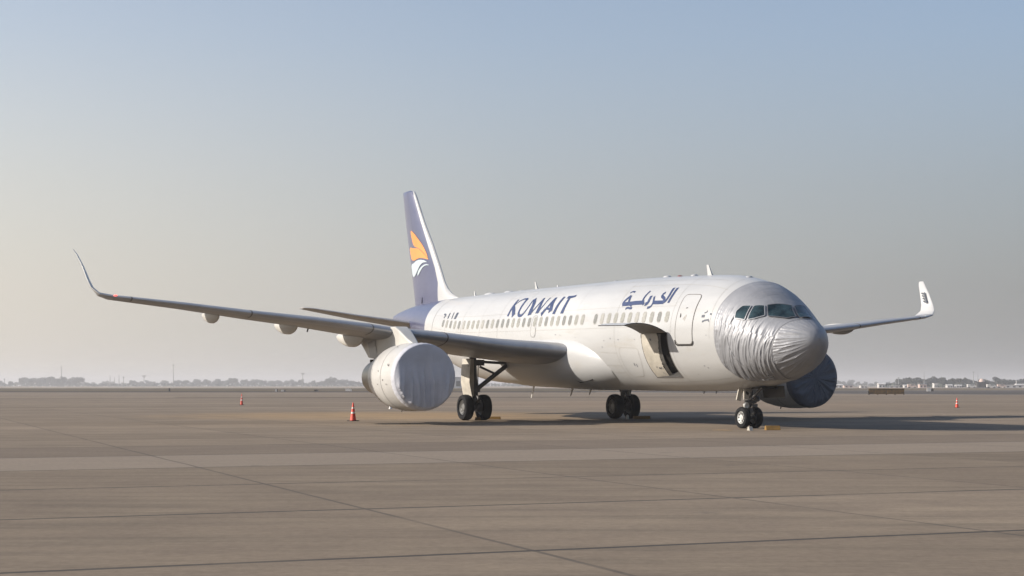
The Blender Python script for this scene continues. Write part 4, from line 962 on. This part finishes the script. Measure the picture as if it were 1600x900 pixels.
# scrub under the trees: one mass
mb = MB(); rs = random.Random(3)
for _ in range(8500):
    px = rs.uniform(-15, 1615); d = rs.uniform(1950, 2250) if px < 1380 else rs.uniform(1020, 1200); hmax = (5.4 if px < 1380 else 6.5) * d / 2370 * (.75 + .5 * noise.noise((px * .05, 1, 1)))
    p = Vector((at(px, d), d, rs.uniform(0, hmax))); s_ = rs.uniform(.7, 1.8)
    a = Vector((rs.gauss(0, 1), rs.gauss(0, 1), rs.gauss(0, 1))).normalized(); b_ = a.orthogonal().normalized(); q = a.cross(b_)
    mb.add([p + b_ * s_, p + q * s_, p - b_ * s_, p - q * s_], [(0, 1, 2, 3)])
o = mb.build('scrub', MT['foliage'], None, False, recalc=False); tag(o, 'low scrub and bushes massed under the far trees', 'scrub', None, 'stuff')
# far buildings
def house(px, d, w, h, dep, mat, label, gable=True, doors=2):
    t = empty('building', (at(px, d), d, 0)); tag(t, label, 'building')
    mb = MB(); mb.box((0, 0, h / 2), (w, dep, h)); mb.build('wall', MT[mat], t, False)
    mb = MB()
    if gable: mb.add([(-w / 2 - .3, -dep / 2 - .3, h), (w / 2 + .3, -dep / 2 - .3, h), (w / 2 + .3, dep / 2 + .3, h), (-w / 2 - .3, dep / 2 + .3, h), (-w / 2 - .3, 0, h * 1.35), (w / 2 + .3, 0, h * 1.35)], [(0, 1, 5, 4), (2, 3, 4, 5), (0, 4, 3), (1, 2, 5), (0, 3, 2, 1)])
    else: mb.box((0, 0, h + .15), (w + .4, dep + .4, .3))
    mb.build('roof', MT['wallwhite' if mat == 'wallwhite' else 'hold' if mat == 'hold' else 'roofgrey'], t, False)
    for k in range(doors):
        mb = MB(); mb.box((-w / 2 + w * (k + .5) / doors, -dep / 2 - .03, h * .42), (w / doors * .4, .08, h * .5)); mb.build('window', MT['dark'], t, False)
HS = [(1296, 900, 4, 1.6, 'wallwhite', 'small white shed nearest the covered far engine', 1), (1309, 900, 6, 2.4, 'wallwhite', 'gabled white shed left of the barrier', 1), (1325, 950, 7, 2.0, 'wallpink', 'low pinkish hut beside a white shed', 0),
 (1349, 900, 5, 1.6, 'wallwhite', 'tiny white hut directly left of the barrier', 0), (1377, 930, 5, 3.2, 'wallwhite', 'pale gabled house above the barrier', 1), (1396, 930, 8, 1.6, 'wallwhite', 'flat pale shed above the barrier end', 0), (1416, 930, 4, 2.0, 'wallwhite', 'small white hut right of the barrier', 1),
 (1441, 880, 5, 3.0, 'wallpink', 'dark pinkish block at the foot of the thin tall pole', 0), (1461, 900, 2.5, 3.6, 'wallwhite', 'narrow white tower before the dark trees', 0), (1483, 900, 4, 2.2, 'wallwhite', 'small bright white hut, left of a pair', 1), (1497, 900, 4, 2.0, 'wallwhite', 'small bright white hut, right of a pair', 1),
 (1534, 860, 8, 4.6, 'hold', 'dark grey blockhouse topped by a pale dome before the trees', 0), (1578, 880, 9, 2.2, 'wallwhite', 'long low white shed near the right edge', 0), (1597, 880, 9, 2.6, 'wallwhite', 'white shed cut by the right edge', 1),
 (1270, 950, 8, 1.8, 'wallwhite', 'pale hut hidden beside the aircraft nose', 1)]
for px, d, w, h, mt_, lb, g in HS: house(px, d, w * .8, h * .68, 4, mt_, lb, bool(g))
mb = MB(); mb.lathe([(0, 1.7), (.9, 1.5), (1.7, .8), (1.9, 0)], (0, 0, 0), (0, 0, 1), 16); o = mb.build('radar_dome', MT['wallpink']); o.location = (at(1534, 860), 860, 3.4); tag(o, 'pale dome on the dark grey blockhouse roof', 'dome')
house(717, 820, 17, 5.6, 20, 'roofgrey', 'grey hangar seen between the covered engine and the main wheels', False, 3)
# parked vehicles far off
def van(px, d, label, mat='wallwhite'):
    t = empty('parked_van', (at(px, d), d, 0)); tag(t, label, 'van', 'vans parked far beyond the apron'); mb = MB()
    pr = [(-2.4, .5), (2.4, .5), (2.4, 1.2), (1.7, 1.35), (1.2, 2.1), (-2.4, 2.1)]
    mb.add([(a, -.95, b_) for a, b_ in pr] + [(a, .95, b_) for a, b_ in pr], [tuple(range(6)), tuple(range(6, 12))[::-1]] + [(i, (i + 1) % 6, 6 + (i + 1) % 6, 6 + i) for i in range(6)]); mb.build('body', MT[mat], t, False)
    for x in (-1.5, 1.5):
        for y_ in (-.9, .9): mb = MB(); mb.lathe([(-.1, 0), (-.1, .36), (.1, .36), (.1, 0)], (x, y_, .36), (0, 1, 0), 14); mb.build('wheel', MT['tyre'], t)
    mb = MB(); mb.box((.2, -.96, 1.65), (1.9, .02, .5)); mb.build('side_window', MT['glass'], t, False)
van(1287, 820, 'white van close to the covered far engine'); van(1549, 800, 'white van right of the domed blockhouse'); van(1425, 840, 'pink van right of the barrier', 'wallpink'); van(1518, 840, 'white van left of the domed blockhouse'); van(1565, 860, 'pinkish van between van and long shed', 'wallpink')
